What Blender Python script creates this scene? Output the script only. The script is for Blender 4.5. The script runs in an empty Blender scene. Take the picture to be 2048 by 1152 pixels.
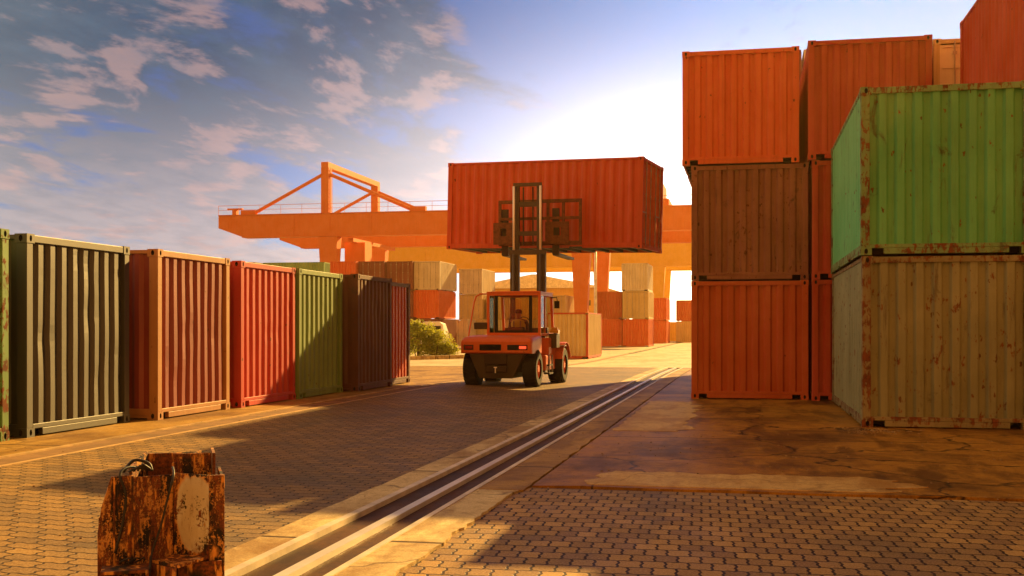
import bpy, math, random
from mathutils import Vector, Matrix, noise
random.seed(7)
R = math.radians
scene = bpy.context.scene
C = scene.collection
F = 2250.0; HZ = 657.0; EYE = 1.5
TH = math.atan(466.0 / F)
DV = Vector((-math.sin(TH), math.cos(TH), 0)); RV = Vector((math.cos(TH), math.sin(TH), 0))

def sm(a, b, t):
    t = max(0.0, min(1.0, (t - a) / (b - a)))
    return t * t * (3 - 2 * t)
def ground(x, y):
    g = 0.11 * sm(-4.0, -8.2, x) * (1 - sm(24, 34, y))
    return g - 0.2 * sm(34, 60, y)
def W(u, zc, h=0.0):
    """world point from an image column of the survey sheet and a depth"""
    p = DV * zc + RV * ((u - 1024) / F * zc)
    return Vector((p.x, p.y, h))

# ------------------------------------------------------------------ mesh helper
class MB:
    def __init__(s): s.v = []; s.f = []; s.m = []
    def quad(s, pts, mi=0):
        n = len(s.v); s.v += [tuple(p) for p in pts]; s.f.append(tuple(range(n, n + len(pts)))); s.m.append(mi)
    def box(s, x0, x1, y0, y1, z0, z1, mi=0, mat=None):
        n = len(s.v)
        P = [(x0,y0,z0),(x1,y0,z0),(x1,y1,z0),(x0,y1,z0),(x0,y0,z1),(x1,y0,z1),(x1,y1,z1),(x0,y1,z1)]
        if mat is not None: P = [tuple(mat @ Vector(p)) for p in P]
        s.v += P
        for q in ((0,3,2,1),(4,5,6,7),(0,1,5,4),(1,2,6,5),(2,3,7,6),(3,0,4,7)):
            s.f.append(tuple(n + i for i in q)); s.m.append(mi)
    def hull8(s, P, mi=0):
        n = len(s.v); s.v += [tuple(p) for p in P]
        for q in ((0,3,2,1),(4,5,6,7),(0,1,5,4),(1,2,6,5),(2,3,7,6),(3,0,4,7)):
            s.f.append(tuple(n + i for i in q)); s.m.append(mi)
    def bar(s, a, b, w, h, mi=0, up=(0,0,1)):
        a = Vector(a); b = Vector(b); d = (b - a).normalized(); up = Vector(up)
        sd = d.cross(up)
        if sd.length < 1e-4: sd = d.cross(Vector((0,1,0)))
        sd.normalize(); u2 = sd.cross(d).normalized()
        P = []
        for e in (a, b):
            for sx, sy in ((-1,-1),(1,-1),(1,1),(-1,1)):
                P.append(e + sd * (sx * w / 2) + u2 * (sy * h / 2))
        s.hull8(P, mi)
    def tube(s, pts, r, n=8, mi=0, caps=True, r2=None):
        pts = [Vector(p) for p in pts]; base = len(s.v); k = len(pts)
        for i, p in enumerate(pts):
            d = (pts[min(i + 1, k - 1)] - pts[max(i - 1, 0)]).normalized()
            a = d.cross(Vector((0, 0, 1)))
            if a.length < 1e-3: a = d.cross(Vector((0, 1, 0)))
            a.normalize(); b = a.cross(d)
            rr = r if r2 is None else r + (r2 - r) * i / (k - 1)
            for j in range(n):
                t = 2 * math.pi * j / n
                s.v.append(tuple(p + a * (rr * math.cos(t)) + b * (rr * math.sin(t))))
        for i in range(k - 1):
            for j in range(n):
                s.f.append((base + i*n + j, base + i*n + (j+1) % n, base + (i+1)*n + (j+1) % n, base + (i+1)*n + j)); s.m.append(mi)
        if caps:
            s.f.append(tuple(base + j for j in range(n))[::-1]); s.m.append(mi)
            s.f.append(tuple(base + (k-1)*n + j for j in range(n))); s.m.append(mi)
    def lathe(s, prof, axis='x', n=28, c=(0,0,0), mi=0, mis=None):
        base = len(s.v); k = len(prof)
        for (h, r) in prof:
            for j in range(n):
                t = 2*math.pi*j/n; a, b = r*math.cos(t), r*math.sin(t)
                if axis == 'x': s.v.append((c[0]+h, c[1]+a, c[2]+b))
                elif axis == 'y': s.v.append((c[0]+a, c[1]+h, c[2]+b))
                else: s.v.append((c[0]+a, c[1]+b, c[2]+h))
        for i in range(k-1):
            for j in range(n):
                s.f.append((base+i*n+j, base+i*n+(j+1)%n, base+(i+1)*n+(j+1)%n, base+(i+1)*n+j))
                s.m.append(mis[i] if mis else mi)
    def build(s, name, mats, parent=None, smooth=False, bevel=0.0, loc=None):
        me = bpy.data.meshes.new(name); me.from_pydata(s.v, [], s.f)
        if not isinstance(mats, (list, tuple)): mats = [mats]
        for m in mats: me.materials.append(m)
        for p, i in zip(me.polygons, s.m): p.material_index = i
        if smooth:
            for p in me.polygons: p.use_smooth = True
        me.update()
        o = bpy.data.objects.new(name, me); C.objects.link(o)
        if parent: o.parent = parent
        if loc: o.location = loc
        if bevel > 0:
            b = o.modifiers.new('bevel', 'BEVEL'); b.width = bevel; b.segments = 2; b.limit_method = 'ANGLE'; b.angle_limit = R(40)
        return o

def tag(o, label=None, cat=None, group=None, kind=None):
    if label: o['label'] = label
    if cat: o['category'] = cat
    if group: o['group'] = group
    if kind: o['kind'] = kind
    return o
def empty(name, loc, rz=0.0, rot=None):
    o = bpy.data.objects.new(name, None); C.objects.link(o); o.location = loc
    o.rotation_euler = rot if rot else (0, 0, rz); o.empty_display_size = 0.3
    return o

# ------------------------------------------------------------------ materials
class NT:
    def __init__(s, mat): s.t = mat.node_tree; s.n = s.t.nodes; s.l = s.t.links
    def new(s, t, **k):
        n = s.n.new(t)
        for a, b in k.items(): setattr(n, a, b)
        return n
    def link(s, a, b): s.l.new(a, b)
    def noise(s, vec, scale, detail=4, rough=0.55, dist=0.0):
        n = s.new('ShaderNodeTexNoise'); n.inputs['Scale'].default_value = scale; n.inputs['Detail'].default_value = detail
        n.inputs['Roughness'].default_value = rough; n.inputs['Distortion'].default_value = dist
        if vec is not None: s.link(vec, n.inputs['Vector'])
        return n.outputs['Fac']
    def mapping(s, vec, scale=(1,1,1), loc=(0,0,0), rot=(0,0,0)):
        n = s.new('ShaderNodeMapping'); n.inputs['Scale'].default_value = scale; n.inputs['Location'].default_value = loc; n.inputs['Rotation'].default_value = rot
        s.link(vec, n.inputs['Vector']); return n.outputs[0]
    def ramp(s, fac, a, b, interp='LINEAR'):
        n = s.new('ShaderNodeMapRange'); n.interpolation_type = 'SMOOTHSTEP' if interp != 'LINEAR' else 'LINEAR'
        n.inputs['From Min'].default_value = a; n.inputs['From Max'].default_value = b; s.link(fac, n.inputs['Value']); return n.outputs[0]
    def math(s, op, a, b=None, c=None):
        n = s.new('ShaderNodeMath', operation=op)
        for i, x in enumerate((a, b, c)):
            if x is None: continue
            if isinstance(x, (int, float)): n.inputs[i].default_value = x
            else: s.link(x, n.inputs[i])
        return n.outputs[0]
    def mix(s, fac, a, b, mode='MIX'):
        n = s.new('ShaderNodeMix', data_type='RGBA', blend_type=mode)
        for i, x in ((0, fac), (6, a), (7, b)):
            if isinstance(x, (int, float)): n.inputs[i].default_value = x
            elif isinstance(x, tuple): n.inputs[i].default_value = x if len(x) == 4 else (*x, 1)
            else: s.link(x, n.inputs[i])
        return n.outputs[2]
    def bump(s, h, strength=0.3, dist=0.01, nrm=None):
        n = s.new('ShaderNodeBump'); n.inputs['Strength'].default_value = strength; n.inputs['Distance'].default_value = dist
        s.link(h, n.inputs['Height'])
        if nrm is not None: s.link(nrm, n.inputs['Normal'])
        return n.outputs[0]
def newmat(name):
    m = bpy.data.materials.new(name); m.use_nodes = True; nt = NT(m)
    b = nt.n['Principled BSDF']; return m, nt, b
def simple(name, col, rough=0.6, metal=0.0, var=0.25, scale=3.0, bump=0.15, spec=0.5):
    m, nt, b = newmat(name)
    tc = nt.new('ShaderNodeTexCoord').outputs['Object']
    f = nt.noise(tc, scale, 6, 0.6)
    dk = tuple(c * (1 - var) for c in col); lt = tuple(min(1, c * (1 + var)) for c in col)
    nt.link(nt.mix(nt.ramp(f, 0.3, 0.7), dk, lt), b.inputs['Base Color'])
    b.inputs['Roughness'].default_value = rough; b.inputs['Metallic'].default_value = metal
    b.inputs['Specular IOR Level'].default_value = spec
    if bump: nt.link(nt.bump(nt.noise(tc, scale * 9, 4), bump, 0.004), b.inputs['Normal'])
    return m
RUST = (0.10, 0.028, 0.008)
def paint(name, col, rust=0.3, fade=0.25, rough=0.5, seed=0.0, rustcol=RUST, streak=0.5, spec=0.4, coat=0.0):
    """weathered container paint: faded coat, vertical streaks, chips and rust blooms"""
    m, nt, b = newmat(name)
    tc = nt.new('ShaderNodeTexCoord').outputs['Object']
    v = nt.mapping(tc, loc=(seed * 3.1, seed * 7.7, seed * 1.3))
    big = nt.noise(v, 0.9, 5, 0.6)
    st = nt.noise(nt.mapping(v, scale=(7, 7, 0.45)), 1.5, 6, 0.65)
    mid = nt.noise(v, 4.5, 6, 0.65)
    fine = nt.noise(nt.mapping(v, scale=(1, 1, 0.35)), 24, 6, 0.7)
    dk = tuple(c * (1 - fade) for c in col)
    g = sum(col) / 3
    lt = tuple(min(0.95, (c * 0.85 + g * 0.15) * (1 + fade)) for c in col)
    c = nt.mix(nt.ramp(big, 0.3, 0.7), dk, lt)
    c = nt.mix(nt.math('MULTIPLY', nt.ramp(st, 0.48, 0.78), streak), c, tuple(x * 0.45 + y * 0.3 for x, y in zip(col, rustcol)))
    c = nt.mix(nt.math('MULTIPLY', nt.ramp(st, 0.45, 0.2), streak * 0.35), c, tuple(min(0.9, x * 1.3 + 0.03) for x in col))
    if rust > 0.4:      # dark scuffs and scraped dents
        sc1 = nt.noise(nt.mapping(v, scale=(1, 1, 0.7)), 2.1, 7, 0.72, 0.6)
        c = nt.mix(nt.math('MULTIPLY', nt.ramp(sc1, 0.60, 0.68), 0.75), c, (0.035, 0.022, 0.010))
        sc2 = nt.noise(nt.mapping(v, scale=(1, 1, 0.12)), 9, 5, 0.7)
        c = nt.mix(nt.math('MULTIPLY', nt.ramp(sc2, 0.60, 0.70), 0.55), c, (0.05, 0.028, 0.012))
    # rust: blooms where two noises agree, and small chips
    rm = nt.math('ADD', nt.math('MULTIPLY', mid, 0.55), nt.math('MULTIPLY', fine, 0.45))
    t = 0.70 - 0.20 * rust
    rmask = nt.ramp(rm, t, t + 0.035)
    chip = nt.ramp(nt.noise(nt.mapping(v, scale=(1, 1, 0.6)), 11, 3, 0.5), 0.74 - 0.10 * rust, 0.76 - 0.10 * rust)
    rmask = nt.math('MAXIMUM', rmask, nt.math('MULTIPLY', chip, 0.85))
    rc = nt.mix(nt.ramp(fine, 0.35, 0.65), tuple(x * 0.35 for x in rustcol), tuple(min(1, x * 1.9) for x in rustcol))
    c = nt.mix(rmask, c, rc)
    nt.link(c, b.inputs['Base Color'])
    nt.link(nt.math('ADD', nt.math('MULTIPLY', rmask, 0.35), nt.math('ADD', rough, nt.math('MULTIPLY', st, 0.15))), b.inputs['Roughness'])
    h = nt.math('ADD', nt.math('MULTIPLY', mid, 0.6), nt.math('MULTIPLY', nt.math('MULTIPLY', rmask, fine), 0.5))
    nt.link(nt.bump(h, 0.35, 0.012), b.inputs['Normal'])
    b.inputs['Specular IOR Level'].default_value = spec
    if coat: b.inputs['Coat Weight'].default_value = coat; b.inputs['Coat Roughness'].default_value = 0.62
    return m
DARK = simple('dark_recess', (0.012, 0.009, 0.007), 0.9, var=0.1)
RUBBER = simple('tyre_rubber', (0.018, 0.015, 0.013), 0.85, bump=0.5, scale=6)
STEELD = simple('dark_steel', (0.05, 0.03, 0.02), 0.55, 0.3, bump=0.3)
CHROME = simple('hydraulic_rod', (0.92, 0.88, 0.80), 0.35, 0.15, var=0.03, bump=0)
GALV = simple('galvanised_rod', (0.42, 0.36, 0.28), 0.45, 0.4)
FLOORW = simple('container_floor', (0.10, 0.05, 0.025), 0.8)
GROUT = None

# ------------------------------------------------------------------ shipping containers
def corr(mb, a0, a1, z0, z1, face, depth, n, outer, slope, rows, place, dent=0.0, seed=0.0, lip=0.0):
    """corrugated sheet from a0 to a1; place(a, d, z) -> point, d = depth inward"""
    pitch = (a1 - a0) / (n + 0.5); prof = [(a0, depth)]
    sc = pitch / (outer + 2 * slope + (0.25 - 0.0 if False else (outer)))
    inner = pitch - outer - 2 * slope
    a = a0 + (inner + pitch * 0.5) * 0.5
    for i in range(n):
        prof += [(a, depth), (a + slope, 0), (a + slope + outer, 0), (a + 2 * slope + outer, depth)]
        a += pitch
    prof.append((a1, depth))
    base = len(mb.v); m = len(prof)
    for r in range(rows + 1):
        t = r / rows; z = z0 + (z1 - z0) * t; e = math.sin(math.pi * t) ** 0.6 if 0 < t < 1 else 0
        for (a, d) in prof:
            q = noise.noise(Vector((a * 1.3 + seed * 9.1, z * 1.1, seed * 3.7)))
            q2 = noise.noise(Vector((a * 3.7 + seed * 5.1, z * 2.3 + 40, seed)))
            q3 = noise.noise(Vector((a * 2.1 + 70 + seed, z * 1.9, seed * 2.3)))
            pk = max(0.0, q3 - 0.25) * 2.2
            mb.v.append(tuple(place(a + dent * e * (q3 * 0.22 + pk * q2), d + dent * e * (0.35 * q + 0.5 * pk), z)))
    for r in range(rows):
        for i in range(m - 1):
            k = base + r * m + i
            mb.f.append((k, k + 1, k + m + 1, k + m)); mb.m.append(0)

def casting(mb, cx, cy, cz, sx, sy, sz, dx, dy):
    """corner casting with oval holes in its two outward faces"""
    x0, x1, y0, y1, z0, z1 = cx - sx/2, cx + sx/2, cy - sy/2, cy + sy/2, cz - sz/2, cz + sz/2
    n = len(mb.v)
    mb.v += [(x0,y0,z0),(x1,y0,z0),(x1,y1,z0),(x0,y1,z0),(x0,y0,z1),(x1,y0,z1),(x1,y1,z1),(x0,y1,z1)]
    faces = {'b':(0,3,2,1),'t':(4,5,6,7),'-y':(0,1,5,4),'+x':(1,2,6,5),'+y':(2,3,7,6),'-x':(3,0,4,7)}
    outs = [('+x' if dx > 0 else '-x'), ('+y' if dy > 0 else '-y')]
    for k, q in faces.items():
        if k in outs: continue
        mb.f.append(tuple(n + i for i in q)); mb.m.append(0)
    for k in outs:
        vert = True
        P = [Vector(mb.v[n + i]) for i in faces[k]]
        c = sum(P, Vector()) / 4; ax = (P[1] - P[0]); nrm = (P[1] - P[0]).cross(P[3] - P[0]).normalized(); ax.normalize(); up = Vector((0,0,1))
        hw = (P[1] - P[0]).length / 2; hh = (P[3] - P[0]).length / 2
        K = 16; oh, ow = 0.040, 0.026
        sq = []; ov = []; ovi = []
        for j in range(K):
            t = 2 * math.pi * (j + 0.5) / K; cs, sn = math.cos(t), math.sin(t)
            s = 1 / max(abs(cs), abs(sn))
            px, py = cs * s, sn * s
            sq.append(c + ax * (px * hw) + up * (py * hh))
            o = c + ax * (ow * cs) + up * (oh * sn); ov.append(o); ovi.append(o - nrm * 0.035)
        corners = []
        b0 = len(mb.v); mb.v += [tuple(p) for p in sq + ov + ovi]
        for j in range(K):
            j2 = (j + 1) % K
            mb.f.append((b0 + j, b0 + j2, b0 + K + j2, b0 + K + j)); mb.m.append(0)
            mb.f.append((b0 + K + j, b0 + K + j2, b0 + 2*K + j2, b0 + 2*K + j)); mb.m.append(1)
            # square corners cut by the sampling
            a, b2 = sq[j], sq[j2]
            if j in (1, 5, 9, 13): mb.f.append((b0 + j2, b0 + j, len(mb.v))); mb.m.append(0); mb.v.append(tuple(c + ax * (hw * (1 if math.cos(2*math.pi*(j+1)/K) > 0 else -1)) + up * (hh * (1 if math.sin(2*math.pi*(j+1)/K) > 0 else -1))))
        mb.f.append(tuple(b0 + 2*K + j for j in range(K))); mb.m.append(1)

def door_pair(root, sy, L, Wd, H, mat, lod, rodmat):
    """two cargo doors on the end at local y = sy*L/2"""
    for s in (-1, 1):
        mb = MB(); x0, x1 = (0.008, Wd/2 - 0.12) if s > 0 else (-Wd/2 + 0.12, -0.008)
        z0, z1 = 0.17, H - 0.13; yo = sy * (L/2 - 0.03); yi = sy * (L/2 - 0.075)
        # frame of the leaf, then recessed horizontal panels
        nb = 5; hz = (z1 - z0) / nb
        mb.box(x0, x0 + 0.06, min(yo, yi), max(yo, yi), z0, z1); mb.box(x1 - 0.06, x1, min(yo, yi), max(yo, yi), z0, z1)
        for k in range(nb + 1):
            zz = z0 + k * hz; h = 0.05 if k in (0, nb) else 0.09
            a = zz if k == 0 else (zz - h if k == nb else zz - h/2)
            mb.box(x0 + 0.06, x1 - 0.06, min(yo, yi) + 0.004, max(yo, yi) - 0.004, a, a + h)
        yb = sy * (L/2 - 0.062); mb.box(x0 + 0.055, x1 - 0.055, min(yb, yb - sy*0.015), max(yb, yb - sy*0.015), z0 + 0.01, z1 - 0.01)
        d = mb.build('door', mat, root)
        for q in (0.28, 0.74):
            xr = x0 + (x1 - x0) * q; rb = MB()
            rb.tube([(xr, sy*(L/2 - 0.008), 0.10), (xr, sy*(L/2 - 0.008), H - 0.06)], 0.017, 6 if lod else 8)
            for zz in (0.3, 0.95, H*0.6, H - 0.3): rb.box(xr - 0.04, xr + 0.04, min(sy*(L/2-0.03), sy*(L/2+0.004)), max(sy*(L/2-0.03), sy*(L/2+0.004)), zz - 0.03, zz + 0.03)
            rb.build('lock_rod', rodmat, d)
        if not lod:
            hb = MB(); xh = x0 + (x1 - x0) * 0.28
            hb.box(min(xh, xh + s*0.4), max(xh, xh + s*0.4), min(sy*(L/2-0.01), sy*(L/2+0.012)), max(sy*(L/2-0.01), sy*(L/2+0.012)), 1.02, 1.05)
            hb.build('door_handle', rodmat, d)

def container(label, loc, H=2.59, rz=0.0, near='rib', far='door', wall=None, frame=None, front=None, group=None, dent=0.012, seed=0.0,
              lod=0, L=6.058, Wd=2.438, rot=None, cat='shipping container', nend=8, doormat=None, castmat=None):
    root = empty('shipping_container', loc, rz, rot); tag(root, label, cat, group)
    frame = frame or wall; castmat = castmat or frame
    cx, cy, cz = 0.162, 0.178, 0.118
    e = 0.004
    fb = MB()
    for sx in (-1, 1):
        for sy in (-1, 1):
            xa, xb = sorted((sx*(Wd/2 - e), sx*(Wd/2 - 0.13))); ya, yb = sorted((sy*(L/2 - e), sy*(L/2 - 0.15)))
            fb.box(xa, xb, ya, yb, cz, H - cz)
    for sx in (-1, 1):      # side rails
        xa, xb = sorted((sx*(Wd/2 - e), sx*(Wd/2 - 0.06)))
        fb.box(xa, xb, -L/2 + cy, L/2 - cy, H - 0.07, H - 0.012)
        xa, xb = sorted((sx*(Wd/2 - 0.006), sx*(Wd/2 - 0.05)))
        fb.box(xa, xb, -L/2 + 0.15, L/2 - 0.15, 0.06, 0.165)
        fb.box(xa, xb, -L/2 + cy, -1.25, 0.022, 0.058); fb.box(xa, xb, -0.85, 0.85, 0.022, 0.058); fb.box(xa, xb, 1.25, L/2 - cy, 0.022, 0.058)
    for sy in (-1, 1):      # end rails, the lower one with pocket notches
        ya, yb = sorted((sy*(L/2 - e), sy*(L/2 - 0.07)))
        fb.box(-Wd/2 + cx, Wd/2 - cx, ya, yb, H - 0.105, H - 0.012)
        fb.box(-Wd/2 + 0.13, Wd/2 - 0.13, ya, yb, 0.105, 0.165)
        fb.box(-Wd/2 + cx + 0.17, Wd/2 - cx - 0.17, ya, yb, 0.016, 0.103)
    fb.build('frame', frame, root, bevel=0.006 if not lod else 0)
    if lod < 2:
        for sx in (-1, 1):
            for sy in (-1, 1):
                for tz in (0, 1):
                    if lod and not (sy < 0 or abs(rz) > 0.1): continue
                    cb = MB(); casting(cb, sx*(Wd/2 - cx/2 + 0.002), sy*(L/2 - cy/2 + 0.002), cz/2 if not tz else H - cz/2, cx, cy, cz, sx, sy)
                    cb.build('corner_casting', [castmat, DARK], root)
    rows = 22 if lod == 0 else 1
    for sx in (-1, 1):
        sb = MB(); n = 20 if L < 7 else 40
        corr(sb, -L/2 + 0.15, L/2 - 0.15, 0.16, H - 0.068, None, 0.036, n, 0.076, 0.06, max(1, rows // 2), lambda a, d, z: (sx*(Wd/2 - 0.014 - d), a, z), dent * 0.6, seed + sx * 3)
        sb.build('side_wall', wall, root)
    for sy, st in ((-1, near), (1, far)):
        if st == 'rib':
            eb = MB()
            corr(eb, -Wd/2 + 0.13, Wd/2 - 0.13, 0.16, H - 0.10, None, 0.052, nend, 0.10, 0.038, rows, lambda a, d, z: (a, sy*(L/2 - 0.022 - d), z), dent, seed + sy * 11)
            eb.build('end_wall', front or wall, root)
        else:
            door_pair(root, sy, L, Wd, H, doormat or wall, lod, GALV)
    rb = MB(); rb.box(-Wd/2 + 0.061, Wd/2 - 0.061, -L/2 + 0.071, L/2 - 0.071, H - 0.05, H - 0.02); rb.build('roof', wall, root)
    ub = MB(); ub.box(-Wd/2 + 0.051, Wd/2 - 0.051, -L/2 + 0.071, L/2 - 0.071, 0.12, 0.15)
    if lod == 0:
        for k in range(13):
            y = -2.7 + k * 0.45; ub.box(-Wd/2 + 0.052, Wd/2 - 0.052, y - 0.03, y + 0.03, 0.03, 0.118)
    ub.build('underframe', STEELD, root)
    return root

# ------------------------------------------------------------------ paints
P_ORANGE  = paint('orange_paint', (0.70, 0.115, 0.004), 0.25, 0.12, seed=1)
P_ORANGE2 = paint('red_orange_paint', (0.46, 0.045, 0.002), 0.2, 0.15, seed=2)
P_PLUM    = paint('faded_plum_paint', (0.26, 0.085, 0.035), 0.55, 0.25, seed=3)
P_BRICK   = paint('brick_orange_paint', (0.50, 0.085, 0.004), 0.1, 0.15, seed=4, streak=0.3)
P_RED     = paint('red_paint', (0.50, 0.012, 0.002), 0.25, 0.15, 0.5, seed=5, spec=0.7)
P_DKRED   = paint('oxide_red_paint', (0.24, 0.008, 0.002), 0.25, 0.15, 0.5, seed=6, spec=0.9)
P_DKFRAME = paint('oxide_orange_frame', (0.42, 0.17, 0.03), 0.4, 0.2, 0.5, seed=26, spec=0.9)
P_HIGHRED = paint('high_red_paint', (0.50, 0.045, 0.003), 0.25, 0.15, 0.7, seed=27, spec=0.1)
P_GREEN   = paint('green_paint', (0.09, 0.38, 0.12), 0.42, 0.16, seed=7)
P_GREENF  = paint('rusted_green_frame', (0.14, 0.27, 0.09), 0.95, 0.25, seed=8)
P_KHAKI   = paint('chalky_khaki_paint', (0.21, 0.20, 0.09), 0.62, 0.22, seed=9)
P_KHAKIF  = paint('rusted_khaki_frame', (0.20, 0.16, 0.06), 1.0, 0.25, seed=10)
P_BLACK   = paint('charcoal_paint', (0.010, 0.009, 0.006), 0.15, 0.2, 0.50, seed=11, rustcol=(0.02, 0.010, 0.005), spec=1.0, coat=0.6)
P_OLIVE   = paint('olive_green_paint', (0.17, 0.27, 0.06), 0.3, 0.2, 0.5, seed=12, spec=0.7)
P_LGREEN  = paint('light_green_paint', (0.22, 0.42, 0.15), 0.4, 0.2, seed=13)
P_BROWN   = paint('dark_brown_paint', (0.10, 0.020, 0.005), 0.5, 0.3, 0.6, seed=14, spec=0.6)
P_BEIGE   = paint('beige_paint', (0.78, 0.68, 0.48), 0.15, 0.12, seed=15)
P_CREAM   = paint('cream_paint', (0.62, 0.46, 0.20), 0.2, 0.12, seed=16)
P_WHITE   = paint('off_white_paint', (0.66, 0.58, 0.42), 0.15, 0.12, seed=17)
P_MAROON  = paint('maroon_paint', (0.22, 0.05, 0.025), 0.2, 0.2, seed=18)
P_CRANE   = paint('crane_orange_paint', (0.68, 0.17, 0.012), 0.05, 0.08, seed=19, streak=0.25)
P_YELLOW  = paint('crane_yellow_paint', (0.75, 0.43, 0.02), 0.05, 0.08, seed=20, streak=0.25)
P_FLORA   = paint('forklift_orange_paint', (0.72, 0.13, 0.008), 0.1, 0.1, 0.35, seed=21, streak=0.2)
P_FLDARK  = paint('forklift_dark_paint', (0.085, 0.060, 0.035), 0.35, 0.3, seed=22)

# ------------------------------------------------------------------ left row (ends towards the yard)
def left_box(xf, y0, H, label, **k):
    L = 6.058; cx = xf - L/2; cy = y0 + 1.219
    return container(label, (cx, cy, ground(xf, cy)), H=H, rz=R(90), near='rib', far='door', L=L, group='containers in the left row', **k)
left_box(-8.95, 9.98, 2.62, 'light green container cut off by the left edge of the photo', wall=P_LGREEN, frame=P_GREENF, seed=1, dent=0.01)
left_box(-8.93, 12.74, 2.60, 'charcoal black container with pale sunlit ribs in the left row', wall=P_BLACK, frame=P_BLACK, seed=2, dent=0.04)
left_box(-8.72, 15.62, 2.60, 'dented dark red container between the black one and the bright red one', wall=P_DKRED, frame=P_DKFRAME, seed=3, dent=0.05)
left_box(-8.64, 18.33, 2.58, 'bright red container crossed by a diagonal shadow', wall=P_RED, frame=P_RED, seed=4, dent=0.02)
left_box(-8.60, 20.86, 2.58, 'olive green container beside the bright red one', wall=P_OLIVE, frame=P_OLIVE, seed=5, dent=0.015)
left_box(-8.36, 23.62, 2.60, 'dark brown container jutting out of the left row', wall=P_BROWN, frame=P_BROWN, seed=6, dent=0.03)
left_box(-8.66, 26.12, 2.60, 'sunlit brown container at the far end of the left row', wall=P_ORANGE2, frame=P_BROWN, seed=7, dent=0.015)

# ------------------------------------------------------------------ right stacks (ends towards the camera)
def right_box(x0, y0, z0, H, label, **k):
    return container(label, (x0 + 1.219, y0 + 3.029, z0), H=H, **k)
SG = 'containers stacked on the right'
# nearest stack
right_box(1.74, 17.8, 0.0, 2.60, 'rust streaked khaki container under the green one', wall=P_KHAKI, frame=P_KHAKIF, group=SG, seed=21, dent=0.05)
right_box(1.72, 17.78, 2.612, 2.55, 'weathered green container on top of the khaki one', wall=P_GREEN, frame=P_GREENF, group=SG, seed=22, dent=0.025)
# column beside it, mostly beyond the frame, three high
right_box(4.24, 17.9, 0.0, 2.55, 'khaki container at the right edge, lowest under the tall red one', wall=P_KHAKI, frame=P_KHAKIF, group=SG, seed=23, lod=1)
right_box(4.24, 17.9, 2.56, 2.53, 'green container at the right edge directly under the tall red one', wall=P_GREEN, frame=P_GREENF, group=SG, seed=24, lod=1)
right_box(4.20, 17.75, 5.10, 2.50, 'red ribbed container topmost at the upper right corner', wall=P_HIGHRED, frame=P_HIGHRED, group=SG, seed=25)
# stack 1 (orange, plum, brick)
right_box(-1.13, 24.4, 0.0, 2.52, 'brick orange container at the bottom of the three container stack nearest the rails', wall=P_BRICK, frame=P_BRICK, group=SG, seed=31, dent=0.012)
right_box(-1.13, 24.42, 2.53, 2.46, 'faded plum brown container in the middle of the stack nearest the rails', wall=P_PLUM, frame=P_PLUM, group=SG, seed=32, dent=0.02)
right_box(-1.32, 24.38, 5.00, 2.44, 'bright orange container on top of the stack nearest the rails', wall=P_ORANGE, frame=P_ORANGE, group=SG, seed=33, dent=0.012)
# stack 2
right_box(1.36, 24.1, 0.0, 2.52, 'red orange container at the bottom of the second stack', wall=P_ORANGE2, frame=P_ORANGE2, group=SG, seed=34)
right_box(1.36, 24.12, 2.53, 2.46, 'red orange container in the middle of the second stack', wall=P_ORANGE2, frame=P_ORANGE2, group=SG, seed=35)
right_box(1.28, 24.05, 5.00, 2.46, 'deep red orange container on top of the second stack', wall=P_ORANGE2, frame=P_ORANGE2, group=SG, seed=36, dent=0.01)
# stack 3 behind the red one
for k, (zz, h) in enumerate(((0.0, 2.52), (2.53, 2.46))):
    if k == 0: right_box(3.86, 24.6, zz, h, 'plain beige container hidden at the foot of the third stack', wall=P_BEIGE, lod=1, group=SG, seed=37)
    else: right_box(3.86, 24.6, zz, h, 'plain beige container hidden in the middle of the third stack', wall=P_BEIGE, lod=1, group=SG, seed=38)
right_box(3.82, 24.6, 5.0, 2.50, 'beige container with closed doors between the two high red ones', near='door', far='rib', wall=P_BEIGE, frame=P_CREAM, group=SG, seed=39)

# unseen four high stacks added behind the first to throw shade over the paving
nm = ('lowest', 'second', 'third', 'topmost')
for c_ in range(2):
    for lv in range(4):
        right_box(-0.85 + c_*2.5, 33.2, lv*2.385, 2.38, '%s %s container of the unseen four high stack added behind the stack nearest the rails to cast shade' % (nm[lv], ('maroon', 'beige')[c_]), wall=(P_MAROON, P_BEIGE)[c_], lod=2, group='unseen containers added to cast shade', seed=60 + lv + 4*c_)
# ------------------------------------------------------------------ far stacks
FG = 'containers stacked in the far yard'
def far_box(u0, zc, lv, label, wall, near='rib', H=2.59, rz=0.0, L=6.058, frame=None):
    p = W(u0, zc); g = ground(p.x, p.y)
    if rz: c = (p.x + L/2, p.y + 1.219)
    else: c = (p.x + 1.219, p.y + 3.029)
    return container(label, (c[0], c[1], g + lv * 2.6), H=H, rz=rz, near=near, far='rib' if near == 'door' else 'door', wall=wall, frame=frame or wall, group=FG, lod=1 if near == 'door' else 2, dent=0, seed=u0, L=L, doormat=wall)
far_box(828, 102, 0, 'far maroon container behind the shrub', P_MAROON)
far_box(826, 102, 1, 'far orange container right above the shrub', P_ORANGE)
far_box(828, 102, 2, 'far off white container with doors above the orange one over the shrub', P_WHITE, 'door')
far_box(773, 102, 0, 'far maroon container hidden behind the left row, lowest of its stack', P_MAROON)
far_box(773, 102, 1, 'far maroon container hidden behind the left row, middle of its stack', P_MAROON)
far_box(773, 102, 2, 'far maroon container with white lock rods beside the off white one', P_MAROON, 'door')
far_box(717, 102, 1, 'far orange container hidden behind the left row', P_ORANGE2)
far_box(717, 102, 0, 'far orange container hidden behind the left row, at ground level', P_ORANGE2)
far_box(717, 102, 2, 'far plum container with lock rods next to the bare orange end', P_MAROON, 'door')
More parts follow.
